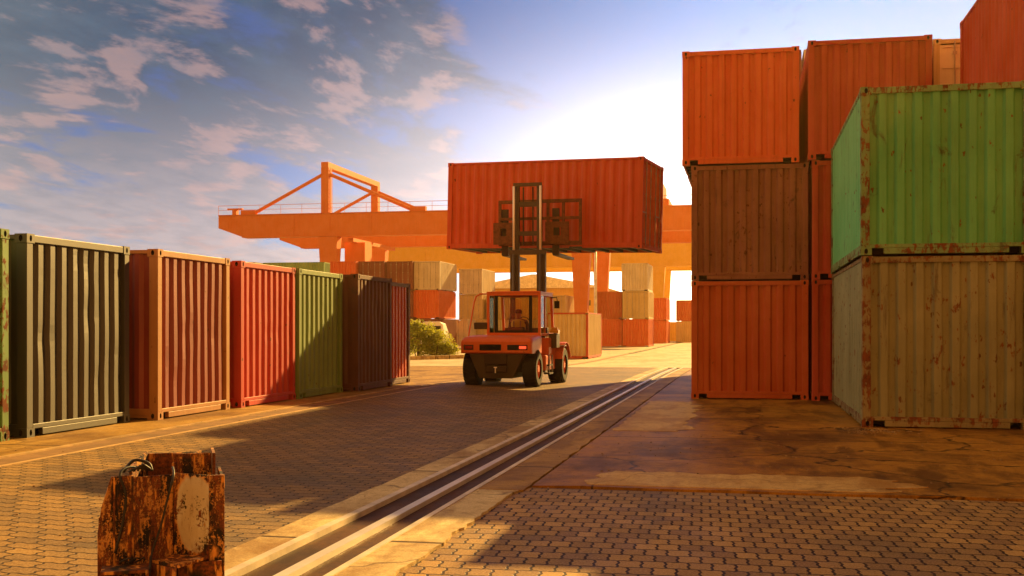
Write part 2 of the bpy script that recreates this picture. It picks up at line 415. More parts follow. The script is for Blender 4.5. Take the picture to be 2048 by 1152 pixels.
for lv in (0, 1): far_box(660, 102, lv, ('far orange container at ground level left of the plum one', 'far orange container in the middle left of the plum one')[lv], P_ORANGE2)
far_box(660, 102, 2, 'far plain orange container under the crane leg', P_ORANGE)
for lv in (0, 1, 2): far_box(524, 104, lv, ('far pale olive container lying sideways at ground level', 'far pale olive container lying sideways in the middle', 'far pale olive container lying sideways above the left row')[lv], (P_KHAKI, P_OLIVE, P_LGREEN)[lv], rz=R(90))
for lv in (0, 1, 2): far_box(386, 104, lv, ('far khaki container hidden at ground level', 'far khaki container hidden in the middle', 'far khaki container seen over the bright red one')[lv], P_KHAKI, rz=R(90))
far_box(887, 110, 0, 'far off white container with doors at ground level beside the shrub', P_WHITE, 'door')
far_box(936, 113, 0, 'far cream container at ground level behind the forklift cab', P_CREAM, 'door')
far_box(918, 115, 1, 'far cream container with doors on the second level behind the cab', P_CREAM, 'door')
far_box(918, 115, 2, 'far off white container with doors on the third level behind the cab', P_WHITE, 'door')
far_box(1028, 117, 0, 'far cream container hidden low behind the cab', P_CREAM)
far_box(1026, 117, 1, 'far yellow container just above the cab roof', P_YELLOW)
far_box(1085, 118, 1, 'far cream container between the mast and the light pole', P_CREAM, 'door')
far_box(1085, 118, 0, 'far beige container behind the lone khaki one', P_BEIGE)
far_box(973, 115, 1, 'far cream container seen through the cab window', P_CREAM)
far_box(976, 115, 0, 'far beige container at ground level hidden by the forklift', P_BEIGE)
far_box(1090, 63, 0, 'lone khaki cream container just right of the forklift', P_CREAM, H=2.6, frame=P_ORANGE2)
far_box(1192, 106, 0, 'far orange container beside the pole at ground level', P_ORANGE)
far_box(1192, 106, 1, 'far brick orange container on the second level beside the pole', P_BRICK)
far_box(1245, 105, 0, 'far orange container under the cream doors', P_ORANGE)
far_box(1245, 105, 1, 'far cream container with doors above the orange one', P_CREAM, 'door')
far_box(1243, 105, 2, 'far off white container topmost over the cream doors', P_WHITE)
far_box(1290, 128, 0, 'far plain orange container at the end of the yard', P_ORANGE)
far_box(1290, 128, 1, 'far plain orange container stacked at the end of the yard', P_ORANGE)
far_box(1328, 150, 0, 'small far yellow container low at the end of the rails', P_YELLOW)
far_box(1352, 138, 0, 'small far cream container below another at the end of the rails', P_CREAM)
far_box(1352, 138, 1, 'small far orange container on top of another at the end of the rails', P_BRICK)
far_box(1374, 160, 0, 'small far off white container next to the near orange stack', P_WHITE)
far_box(1374, 160, 1, 'small far orange container next to the near orange stack', P_ORANGE)

# ------------------------------------------------------------------ container carried by the forklift
def cam_to_world(xc, zc, h): p = DV * zc + RV * xc; return Vector((p.x, p.y, h))
HL = cam_to_world(-1.98, 34.0, 3.88); rzc = TH - R(21.0)         # local x (long) axis direction in plan
ax = Vector((math.cos(rzc), math.sin(rzc), 0)); ay = Vector((-math.sin(rzc), math.cos(rzc), 0))
tilt = R(1.2)
ctr = HL + ax * (6.058/2) + ay * 1.219; ctr.z = 3.90 - math.sin(tilt) * 3.03
M3 = Matrix.Rotation(rzc, 3, 'Z') @ Matrix.Rotation(tilt, 3, 'Y') @ Matrix.Rotation(R(90), 3, 'Z')
container('orange red container held up in the air by the forklift', ctr, H=2.60, near='door', far='rib', wall=P_ORANGE2 if False else paint('carried_container_paint', (0.58, 0.070, 0.003), 0.12, 0.12, seed=41), doormat=P_ORANGE, seed=41, dent=0.01, rot=M3.to_euler())  # door end in a lighter orange to make up for the shade on it

# ------------------------------------------------------------------ forklift
FH = R(14.0); frz = TH - FH
fo = cam_to_world(-0.25, 28.9, 0)
FKL = empty('forklift', (fo.x, fo.y, 0), frz); tag(FKL, 'orange heavy forklift with a glazed cab lifting a container', 'forklift')
GLASS, gnt, gb = newmat('cab_glass')
gnt.n.remove(gb); out = gnt.n['Material Output']; tr = gnt.new('ShaderNodeBsdfTransparent'); tr.inputs[0].default_value = (0.86, 0.86, 0.80, 1)
gl = gnt.new('ShaderNodeBsdfGlossy'); gl.inputs['Roughness'].default_value = 0.03
fr = gnt.new('ShaderNodeFresnel'); fr.inputs[0].default_value = 1.45; mx = gnt.new('ShaderNodeMixShader')
gnt.link(fr.outputs[0], mx.inputs[0]); gnt.link(tr.outputs[0], mx.inputs[1]); gnt.link(gl.outputs[0], mx.inputs[2]); gnt.link(mx.outputs[0], out.inputs[0])
REDL, rnt, rb_ = newmat('tail_light_red'); rb_.inputs['Base Color'].default_value = (0.6, 0.02, 0.01, 1); rb_.inputs['Emission Color'].default_value = (1, 0.06, 0.02, 1); rb_.inputs['Emission Strength'].default_value = 0.8
REDD = simple('red_lens', (0.3, 0.01, 0.005), 0.2, bump=0)
AMBER = simple('amber_lens', (0.7, 0.35, 0.04), 0.25, bump=0)

def prism(mb, sec0, sec1, mi=0):
    """loft between two closed sections (lists of points, same count) with caps"""
    n = len(mb.v); k = len(sec0); mb.v += [tuple(p) for p in sec0] + [tuple(p) for p in sec1]
    for j in range(k):
        mb.f.append((n + j, n + (j+1) % k, n + k + (j+1) % k, n + k + j)); mb.m.append(mi)
    mb.f.append(tuple(n + j for j in range(k))[::-1]); mb.m.append(mi)
    mb.f.append(tuple(n + k + j for j in range(k))); mb.m.append(mi)

# hood: rounded orange engine cover over the counterweight
hb = MB()
def hood_sec(y, w, z0, z1, rr):
    pts = []
    for (cx, cz_, a0) in ((w - rr, z1 - rr, 0), (-w + rr, z1 - rr, 90)):
        for k in range(5): t = R(a0 + k * 22.5); pts.append((cx + rr * math.cos(t), y, cz_ + rr * math.sin(t)))
    pts += [(-w, y, z0), (w, y, z0)]
    return pts
secs = [hood_sec(-0.66, 0.86, 0.90, 1.17, 0.06), hood_sec(-0.62, 0.92, 0.87, 1.23, 0.10), hood_sec(-0.50, 0.93, 0.87, 1.28, 0.12), hood_sec(0.1, 0.93, 0.87, 1.32, 0.10), hood_sec(0.62, 0.90, 0.87, 1.33, 0.08)]
base = 0
k = len(secs[0])
for s_ in secs: hb.v += s_
for i in range(len(secs) - 1):
    for j in range(k): hb.f.append((i*k + j, (i+1)*k + j, (i+1)*k + (j+1) % k, i*k + (j+1) % k)); hb.m.append(0)
hb.f.append(tuple(range(k))); hb.m.append(0); hb.f.append(tuple((len(secs)-1)*k + j for j in range(k))[::-1]); hb.m.append(0)
hood = hb.build('engine_hood', P_FLORA, FKL)
g = MB(); g.box(-0.42, 0.14, -0.672, -0.655, 0.95, 1.10)
for q in range(6): g.box(-0.40, 0.12, -0.682, -0.672, 0.962 + q * 0.023, 0.972 + q * 0.023)
g.build('grille', [DARK], hood)
for (xa, xb, mt) in ((-0.84, -0.58, REDD), (0.30, 0.82, DARK)):
    t = MB(); t.box(xa, xb, -0.674, -0.650, 0.96, 1.09); tl = t.build('tail_light', simple('lamp_housing', (0.05, 0.012, 0.006), 0.4) if mt is REDD else mt, FKL, bevel=0.01)
    t2 = MB(); xr = -0.70 if xa < 0 else 0.70
    t2.box(xr - 0.09, xr + 0.09, -0.686, -0.674, 0.99, 1.06); t2.build('lamp_lens', REDL if xa > 0 else REDD, tl, bevel=0.008)
# counterweight: dark, tapering down
cw = MB()
prism(cw, [(-0.72, -0.60, 0.87), (0.72, -0.60, 0.87), (0.80, 0.6, 0.87), (-0.80, 0.6, 0.87)][::-1], [(-0.48, -0.50, 0.24), (0.40, -0.50, 0.24), (0.42, 0.55, 0.24), (-0.48, 0.55, 0.24)][::-1])
cw.build('counterweight', P_FLDARK, FKL, bevel=0.03)
c2 = MB(); c2.box(-0.30, 0.28, -0.640, -0.585, 0.60, 0.86); c2.box(-0.28, 0.26, -0.60, -0.53, 0.40, 0.56); c2.build('tow_plate', STEELD, FKL, bevel=0.01)
c3 = MB(); c3.tube([(-0.01, -0.66, 0.38), (-0.01, -0.66, 0.52)], 0.014); c3.tube([(-0.05, -0.655, 0.52), (0.03, -0.655, 0.52)], 0.016); c3.build('tow_pin', CHROME, FKL)
# chassis, steps, tank on the right side, fenders
ch = MB(); ch.box(-0.62, 0.62, 0.5, 3.0, 0.42, 0.87); ch.box(-0.5, 0.5, 2.9, 3.25, 0.5, 1.05); ch.build('chassis', P_FLDARK, FKL, bevel=0.02)
for s_ in (-1, 1):
    sd = MB(); a, b_ = sorted((s_*0.62, s_*0.98)); sd.box(a, b_, 0.75, 1.95, 0.40, 0.80); sd.box(a, b_, 1.1, 2.0, 0.80, 1.25); sd.build('side_tank', P_FLORA, FKL, bevel=0.03)
    st = MB(); a, b_ = sorted((s_*0.90, s_*1.06)); st.box(a, b_, 0.85, 1.3, 0.52, 0.56); st.box(a, b_, 0.85, 1.3, 0.30, 0.34); st.bar((s_*1.04, 0.88, 0.3), (s_*1.04, 0.88, 0.8), 0.03, 0.03); st.bar((s_*1.04, 1.27, 0.3), (s_*1.04, 1.27, 0.8), 0.03, 0.03); st.build('step', STEELD, FKL)
    fd = MB(); prev = None
    for q in range(9):
        t = R(15 + q * 150 / 8); r1 = 0.60; y = 2.55 + r1 * math.cos(t); z = 0.52 + r1 * math.sin(t)
        if prev: fd.bar((s_*0.93, prev[0], prev[1]), (s_*0.93, y, z), 0.50, 0.02, up=(0, math.cos(t), math.sin(t)))
        prev = (y, z)
    fd.build('fender', P_FLORA, FKL)
    pl = MB(); a, b_ = sorted((s_*0.78, s_*1.24)); pl.box(a, b_, 2.0, 2.2, 1.02, 1.05); pl.build('fender_plate', GALV, FKL)
# wheels
def wheel(x, y, r, w):
    o = MB(); prof = [(-w/2, r*0.55), (-w/2, r*0.86), (-w*0.42, r*0.96), (-w*0.30, r), (w*0.30, r), (w*0.42, r*0.96), (w/2, r*0.86), (w/2, r*0.55)]
    o.lathe(prof, 'x', 40, (x, y, r))
    for q in range(30):       # tread lugs
        t = 2*math.pi*q/30
        for sg in (-1, 1):
            mt = Matrix.Translation((x, y, r)) @ Matrix.Rotation(t + sg * 0.05, 4, 'X') @ Matrix.Rotation(sg * R(18), 4, 'Z')
            a, b_ = sorted((sg*0.02*1, sg*w*0.44)); o.box(a, b_, -0.02, 0.02, r - 0.03, r + 0.012, 0, mt)
    wl = o.build('wheel', RUBBER, FKL)
    h = MB(); h.lathe([(-w*0.40, r*0.55), (-w*0.40, r*0.50), (-w*0.15, r*0.42), (-w*0.15, 0.001)], 'x', 24, (x, y, r)); h.lathe([(w*0.40, r*0.55), (w*0.40, r*0.50), (w*0.15, r*0.42), (w*0.15, 0.001)], 'x', 24, (x, y, r))
    h.lathe([(-w*0.22, 0.11), (-w*0.45, 0.09), (-w*0.45, 0.001)], 'x', 12, (x, y, r)); h.lathe([(w*0.22, 0.11), (w*0.45, 0.09), (w*0.45, 0.001)], 'x', 12, (x, y, r)); h.build('rim', P_FLORA, wl)
wheel(-0.76, 0, 0.47, 0.36); wheel(0.80, 0, 0.47, 0.36)
for s_ in (-1, 1):
    wheel(s_*0.93, 2.55, 0.50, 0.42)
axb = MB(); axb.tube([(-0.7, 0, 0.47), (0.7, 0, 0.47)], 0.09, 10); axb.build('axle', STEELD, FKL); axb = MB(); axb.tube([(-0.8, 2.55, 0.5), (0.8, 2.55, 0.5)], 0.12, 10); axb.build('axle', STEELD, FKL)
# cab
CX0, CX1, CY0, CY1, CZ0, CZ1 = -0.52, 0.86, 0.55, 2.05, 1.30, 2.43
cf = MB(); pw = 0.07
for (x, y) in ((CX0, CY0), (CX1, CY0)): cf.box(x - pw/2, x + pw/2, y - pw/2, y + pw/2, CZ0, CZ1)
for x in (CX0, CX1):
    cf.bar((x, CY1 + 0.18, CZ0), (x, CY1 - 0.05, CZ1 - 0.04), pw, pw, up=(0,1,0)); cf.bar((x, 1.15, CZ0), (x, 1.15, CZ1 - 0.03), 0.05, 0.05, up=(0,1,0))
    cf.bar((x, CY0 + pw/2, CZ1 - 0.036), (x, CY1 - 0.02, CZ1 - 0.036), pw - 0.004, 0.07); cf.bar((x, CY0 + pw/2, CZ0 + 0.04), (x, CY1 + 0.14, CZ0 + 0.04), pw - 0.006, 0.07)
cf.box(CX0 + pw/2, CX1 - pw/2, CY0 - pw/2 + 0.003, CY0 + pw/2 - 0.003, CZ1 - 0.07, CZ1 - 0.002); cf.box(CX0 + pw/2, CX1 - pw/2, CY0 - pw/2 + 0.003, CY0 + pw/2 - 0.003, CZ0, CZ0 + 0.09)
cf.box(CX0 + pw/2, CX1 - pw/2, CY1 - 0.08, CY1 - 0.02, CZ1 - 0.08, CZ1 - 0.005); cf.box(CX0 + pw/2, CX1 - pw/2, CY1 + 0.12, CY1 + 0.18, CZ0, CZ0 + 0.08)
cf.build('cab_frame', P_FLORA, FKL, bevel=0.008)
rf = MB(); rf.box(CX0 - 0.04, CX1 + 0.04, CY0 - 0.04, CY1 + 0.0, CZ1, CZ1 + 0.035)
for q in range(5): rf.box(CX0 + 0.06, CX1 - 0.06, CY0 + 0.15 + q*0.28, CY0 + 0.21 + q*0.28, CZ1 + 0.035, CZ1 + 0.05)
rf.build('cab_roof', P_FLORA, FKL, bevel=0.01)
wf = MB(); a0, a1, b0, b1 = -0.30, 0.62, CZ0 + 0.12, CZ1 - 0.085
for x in (a0, a1): wf.box(x - 0.04, x + 0.04, CY0 - 0.025, CY0 + 0.015, b0 - 0.04, b1 + 0.03)
wf.box(a0 + 0.04, a1 - 0.04, CY0 - 0.025, CY0 + 0.015, b0 - 0.06, b0 + 0.03); wf.box(a0 + 0.04, a1 - 0.04, CY0 - 0.025, CY0 + 0.015, b1 - 0.01, b1 + 0.03)
rw = wf.build('rear_window', DARK, FKL)
gp = MB(); gp.box(CX0 + 0.035, CX1 - 0.035, CY0 - 0.003, CY0 + 0.003, CZ0 + 0.09, CZ1 - 0.07); gp.build('window_pane', GLASS, rw)
for x in (CX0, CX1):
    gp = MB(); gp.box(x - 0.003, x + 0.003, CY0 + 0.04, 1.12, CZ0 + 0.08, CZ1 - 0.07); gp.build('side_window', GLASS, FKL)
gp = MB(); gp.hull8([(CX0+.04, CY1+.15, CZ0+.08), (CX1-.04, CY1+.15, CZ0+.08), (CX1-.04, CY1+.156, CZ0+.08), (CX0+.04, CY1+.156, CZ0+.08), (CX0+.04, CY1-.05, CZ1-.08), (CX1-.04, CY1-.05, CZ1-.08), (CX1-.04, CY1-.044, CZ1-.08), (CX0+.04, CY1-.044, CZ1-.08)]); gp.build('windscreen', GLASS, FKL)
ds = MB(); ds.box(CX0 + 0.1, CX1 - 0.1, CY1 - 0.15, CY1 + 0.08, CZ0 - 0.02, CZ0 + 0.22); ds.tube([(0.16, CY1 - 0.15, CZ0 + 0.2), (0.16, CY1 - 0.32, CZ0 + 0.34)], 0.025); ds.build('dashboard', STEELD, FKL, bevel=0.01)
sw = MB(); cpt = Vector((0.16, CY1 - 0.34, CZ0 + 0.36)); pts = []
for q in range(21):
    t = 2*math.pi*q/20; pts.append(cpt + Vector((0.17*math.cos(t), -0.5*0.17*math.sin(t)*0.6, 0.17*math.sin(t)*0.9)))
sw.tube(pts, 0.014, 6, caps=False); sw.build('steering_wheel', DARK, FKL)
se = MB(); se.box(-0.08, 0.40, 0.95, 1.40, CZ0 - 0.22, CZ0 - 0.10); se.box(-0.06, 0.38, 0.86, 0.96, CZ0 - 0.20, CZ0 + 0.24); se.build('seat', simple('seat_vinyl', (0.03, 0.02, 0.015), 0.6), FKL, bevel=0.03)
# left guard rail loop, mirrors, beacon bracket
gr = MB(); gr.tube([(CX0, CY0 + 0.1, CZ1 - 0.02), (-0.75, CY0 + 0.05, CZ1 - 0.02), (-0.84, CY0 - 0.05, CZ1 - 0.09), (-0.88, CY0 - 0.1, CZ1 - 0.25), (-0.95, CY0 - 0.3, CZ0 + 0.15), (-0.97, CY0 - 0.35, 1.22), (-1.06, CY0 - 0.5, 1.04), (-0.93, CY0 - 0.5, 1.02)], 0.022, 8); gr.build('guard_rail', P_FLORA, FKL, smooth=True)
lb = MB(); lb.box(-0.90, -0.54, CY0 - 0.06, CY0 + 0.06, CZ0 + 0.18, CZ0 + 0.36); lb.build('air_filter_box', P_FLDARK, FKL, bevel=0.02)
mr = MB(); mr.tube([(CX1, CY1 - 0.1, CZ1 - 0.1), (CX1 + 0.14, CY1, CZ1 - 0.08), (CX1 + 0.16, CY1, CZ1 - 0.2)], 0.014); mr.box(CX1 + 0.08, CX1 + 0.22, CY1 - 0.03, CY1 + 0.01, CZ1 - 0.38, CZ1 - 0.18); mr.build('mirror', DARK, FKL, bevel=0.01)
bk = MB(); bk.box(CX1 + 0.06, CX1 + 0.30, 1.5, 1.7, 1.38, 1.46); bk.tube([(CX1 + 0.18, 1.6, 1.26), (CX1 + 0.18, 1.6, 1.38)], 0.03); bk.tube([(CX1+.1, 1.55, 1.48), (CX1+.28, 1.55, 1.48)], 0.05); bk.build('work_lamp', AMBER, FKL, bevel=0.01)
ex = MB(); ex.box(CX1 + 0.05, CX1 + 0.26, 1.45, 1.9, 0.98, 1.37); ex.build('battery_box', P_FLDARK, FKL, bevel=0.02)
# mast: outer channels, raised inner channels, cylinders, chains, crossbars
MY = 3.35; mxo = -0.10
ms = MB()
for s_ in (-1, 1):
    x = mxo + s_*0.46
    ms.box(x - 0.055, x + 0.055, MY - 0.09, MY + 0.09, 0.25, 3.70)
ms.box(mxo - 0.55, mxo + 0.55, MY - 0.12, MY - 0.092, 3.60, 3.74); ms.box(mxo - 0.405, mxo + 0.405, MY - 0.06, MY, 2.38, 2.52); ms.box(mxo - 0.405, mxo + 0.405, MY - 0.06, MY, 1.2, 1.36)
ms.build('outer_mast', P_FLDARK, FKL, bevel=0.006)
mi_ = MB()
for s_ in (-1, 1):
    x = mxo + s_*0.33
    mi_.box(x - 0.07, x + 0.07, MY - 0.07, MY + 0.08, 2.4, 5.60)
mi_.box(mxo - 0.42, mxo + 0.42, MY - 0.10, MY - 0.072, 5.55, 5.66); mi_.box(mxo - 0.259, mxo + 0.259, MY - 0.05, MY + 0.02, 4.98, 5.12); mi_.box(mxo - 0.259, mxo + 0.259, MY - 0.05, MY + 0.02, 4.15, 4.28)
mi_.build('inner_mast', P_FLDARK, FKL, bevel=0.006)
for s_ in (-1, 1):
    cy_ = MB(); cy_.tube([(mxo + s_*0.39, MY - 0.135, 3.74), (mxo + s_*0.39, MY - 0.135, 5.56)], 0.034, 10); cy_.build('lift_rod', CHROME, FKL, smooth=True)
    cy2 = MB(); cy2.tube([(mxo + s_*0.39, MY - 0.135, 0.4), (mxo + s_*0.39, MY - 0.135, 3.62)], 0.045, 10); cy2.build('lift_cylinder', P_FLDARK, FKL, smooth=True)
    cc = MB(); cc.box(mxo + s_*0.14 - 0.02, mxo + s_*0.14 + 0.02, MY - 0.02, MY - 0.01 + 0.02, 3.9, 5.54); cc.build('lift_chain', STEELD, FKL)
    tc_ = MB(); tc_.tube([(mxo + s_*0.46, 2.7, 0.95), (mxo + s_*0.46, MY - 0.12, 1.9)], 0.05, 8); tc_.build('tilt_cylinder', STEELD, FKL)
CG = simple('carriage_rust', (0.15, 0.055, 0.018), 0.7, 0.2, var=0.45, scale=9, bump=0.5)
ca = MB(); cyy = MY + 0.16; c0, c1 = mxo - 0.92, mxo + 1.52
ca.box(c0, c1, cyy, cyy + 0.07, 5.10, 5.20); ca.box(c0, c1, cyy + 0.002, cyy + 0.068, 4.62, 4.70); ca.box(c0, c1, cyy, cyy + 0.07, 3.88, 4.0)
for x in (c0, c0 + 0.55, mxo + 0.5, mxo + 0.95, c1 - 0.08): ca.box(x, x + 0.08, cyy - 0.012, cyy + 0.055, 3.90, 5.18)
carr = ca.build('carriage', CG, FKL, bevel=0.006)
def plate(x0, x1, z0, z1):
    p = MB(); hx0, hx1, hz0, hz1 = x0 + (x1-x0)*0.34, x0 + (x1-x0)*0.66, z0 + (z1-z0)*0.38, z0 + (z1-z0)*0.74
    y0, y1 = cyy - 0.06, cyy - 0.016
    p.box(x0, hx0, y0, y1, z0, z1); p.box(hx1, x1, y0, y1, z0, z1); p.box(hx0, hx1, y0, y1, z0, hz0); p.box(hx0, hx1, y0, y1, hz1, z1)
    p.build('carriage_plate', CG, carr)
plate(mxo - 1.06, mxo - 0.48, 3.92, 4.55); plate(mxo + 0.48, mxo + 1.16, 3.92, 4.55)
for x in (mxo - 0.75, mxo + 0.75):
    fk = MB(); fk.box(x - 0.10, x + 0.10, cyy + 0.08, cyy + 0.15, 3.62, 4.95); fk.box(x - 0.10, x + 0.10, cyy + 0.15, cyy + 2.4, 3.60, 3.67); fk.build('fork', STEELD, FKL, bevel=0.006)

# ------------------------------------------------------------------ driver
SKIN = simple('skin', (0.30, 0.14, 0.075), 0.55, bump=0); CLOTH = simple('work_shirt', (0.06, 0.045, 0.035), 0.85)
HIVIS = simple('yellow_vest', (0.70, 0.55, 0.10), 0.8, var=0.1); CAP = simple('dark_cap', (0.02, 0.015, 0.012), 0.7)
PER = empty('person', Matrix.Translation((fo.x, fo.y, 0)) @ Matrix.Rotation(frz, 4, 'Z') @ Vector((0.16, 1.12, CZ0 - 0.10)), frz)
tag(PER, 'forklift driver in a yellow vest and dark cap sitting in the cab', 'person')
def skinned(name, verts, edges, radii, mat, parent, sub=1, rootv=0):
    me = bpy.data.meshes.new(name); me.from_pydata(verts, edges, []); o = bpy.data.objects.new(name, me); C.objects.link(o); o.parent = parent
    me.materials.append(mat); me.skin_vertices or me.attributes
    md = o.modifiers.new('skin', 'SKIN')
    if not me.skin_vertices:
        bpy.context.view_layer.objects.active = o
    for i, r in enumerate(radii):
        sv = me.skin_vertices[0].data[i]; sv.radius = (r, r) if isinstance(r, (int, float)) else r; sv.use_root = (i == rootv)
    s2 = o.modifiers.new('sub', 'SUBSURF'); s2.levels = sub; s2.render_levels = sub
    return o
bv = [(0,0,0.08),(0,-0.02,0.28),(0,-0.03,0.44),(0,-0.01,0.56),(0,0.0,0.66),(0,0.01,0.76),
      (-0.18,-0.02,0.49),(-0.24,0.13,0.26),(-0.12,0.40,0.34),(0.18,-0.02,0.49),(0.24,0.13,0.26),(0.12,0.40,0.34),
      (-0.10,0.06,0.05),(-0.12,0.44,0.04),(-0.12,0.50,-0.36),(-0.12,0.62,-0.40),(0.10,0.06,0.05),(0.12,0.44,0.04),(0.12,0.50,-0.36),(0.12,0.62,-0.40)]
be = [(0,1),(1,2),(2,3),(3,4),(4,5),(2,6),(6,7),(7,8),(2,9),(9,10),(10,11),(0,12),(12,13),(13,14),(14,15),(0,16),(16,17),(17,18),(18,19)]
br = [(0.15,0.11),(0.14,0.10),(0.15,0.10),0.05,(0.075,0.09),(0.065,0.08),0.065,0.045,0.032,0.065,0.045,0.032,0.09,0.065,0.05,0.04,0.09,0.065,0.05,0.04]
body = skinned('body', bv, be, br, SKIN, PER, 2)
vb = MB()
def ring_loft(mb, rings, n=16):
    b0 = len(mb.v)
    for (cy, z, rx, ry) in rings:
        for j in range(n): t = 2*math.pi*j/n; mb.v.append((rx*math.cos(t), cy + ry*math.sin(t), z))
    for i in range(len(rings)-1):
        for j in range(n): mb.f.append((b0+i*n+j, b0+i*n+(j+1)%n, b0+(i+1)*n+(j+1)%n, b0+(i+1)*n+j)); mb.m.append(0)
ring_loft(vb, [(0,0.06,0.185,0.145),(-0.02,0.25,0.18,0.135),(-0.03,0.42,0.205,0.135),(-0.02,0.50,0.19,0.115),(-0.01,0.545,0.10,0.08)])
vb.build('vest', HIVIS, PER, smooth=True)
stp = MB()
for x in (-0.09, 0.09): stp.box(x - 0.018, x + 0.018, -0.185, -0.150, 0.08, 0.50)
stp.build('vest_stripe', simple('vest_strip_grey', (0.35, 0.30, 0.2), 0.5), PER)
cp = MB(); ring_loft(cp, [(0.0,0.70,0.092,0.108),(0.0,0.76,0.092,0.105),(0.0,0.80,0.07,0.08),(0.0,0.82,0.01,0.01)]); cp.hull8([(-0.07,0.08,0.705),(0.07,0.08,0.705),(0.05,0.19,0.695),(-0.05,0.19,0.695),(-0.07,0.08,0.72),(0.07,0.08,0.72),(0.05,0.19,0.71),(-0.05,0.19,0.71)]); cp.build('cap', CAP, PER, smooth=False)
for s_ in (-1, 1):      # sleeves and trousers as clothing
    sl = MB(); sl.tube([(s_*0.17,-0.02,0.49),(s_*0.24,0.12,0.27),(s_*0.15,0.34,0.32)], 0.078, 10, r2=0.045); sl.build('sleeve', CLOTH, PER, smooth=True)
    tl = MB(); tl.tube([(s_*0.09,0.0,0.06),(s_*0.12,0.46,0.05),(s_*0.12,0.51,-0.33)], 0.11, 10, r2=0.065); tl.build('trouser_leg', CLOTH, PER, smooth=True)
    hd = MB(); q0 = Vector((s_*0.12,0.40,0.34))
    for j in range(4): d = Vector((s_*0.012*(j-1.5), 0.0, 0)); hd.tube([q0 + d, q0 + d*1.6 + Vector((0,0.05,0.02)), q0 + d*1.6 + Vector((0,0.07,-0.01))], 0.009, 6)
    hd.tube([q0, q0 + Vector((-s_*0.04,0.03,0.01))], 0.010, 6); hd.build('hand', SKIN, PER)

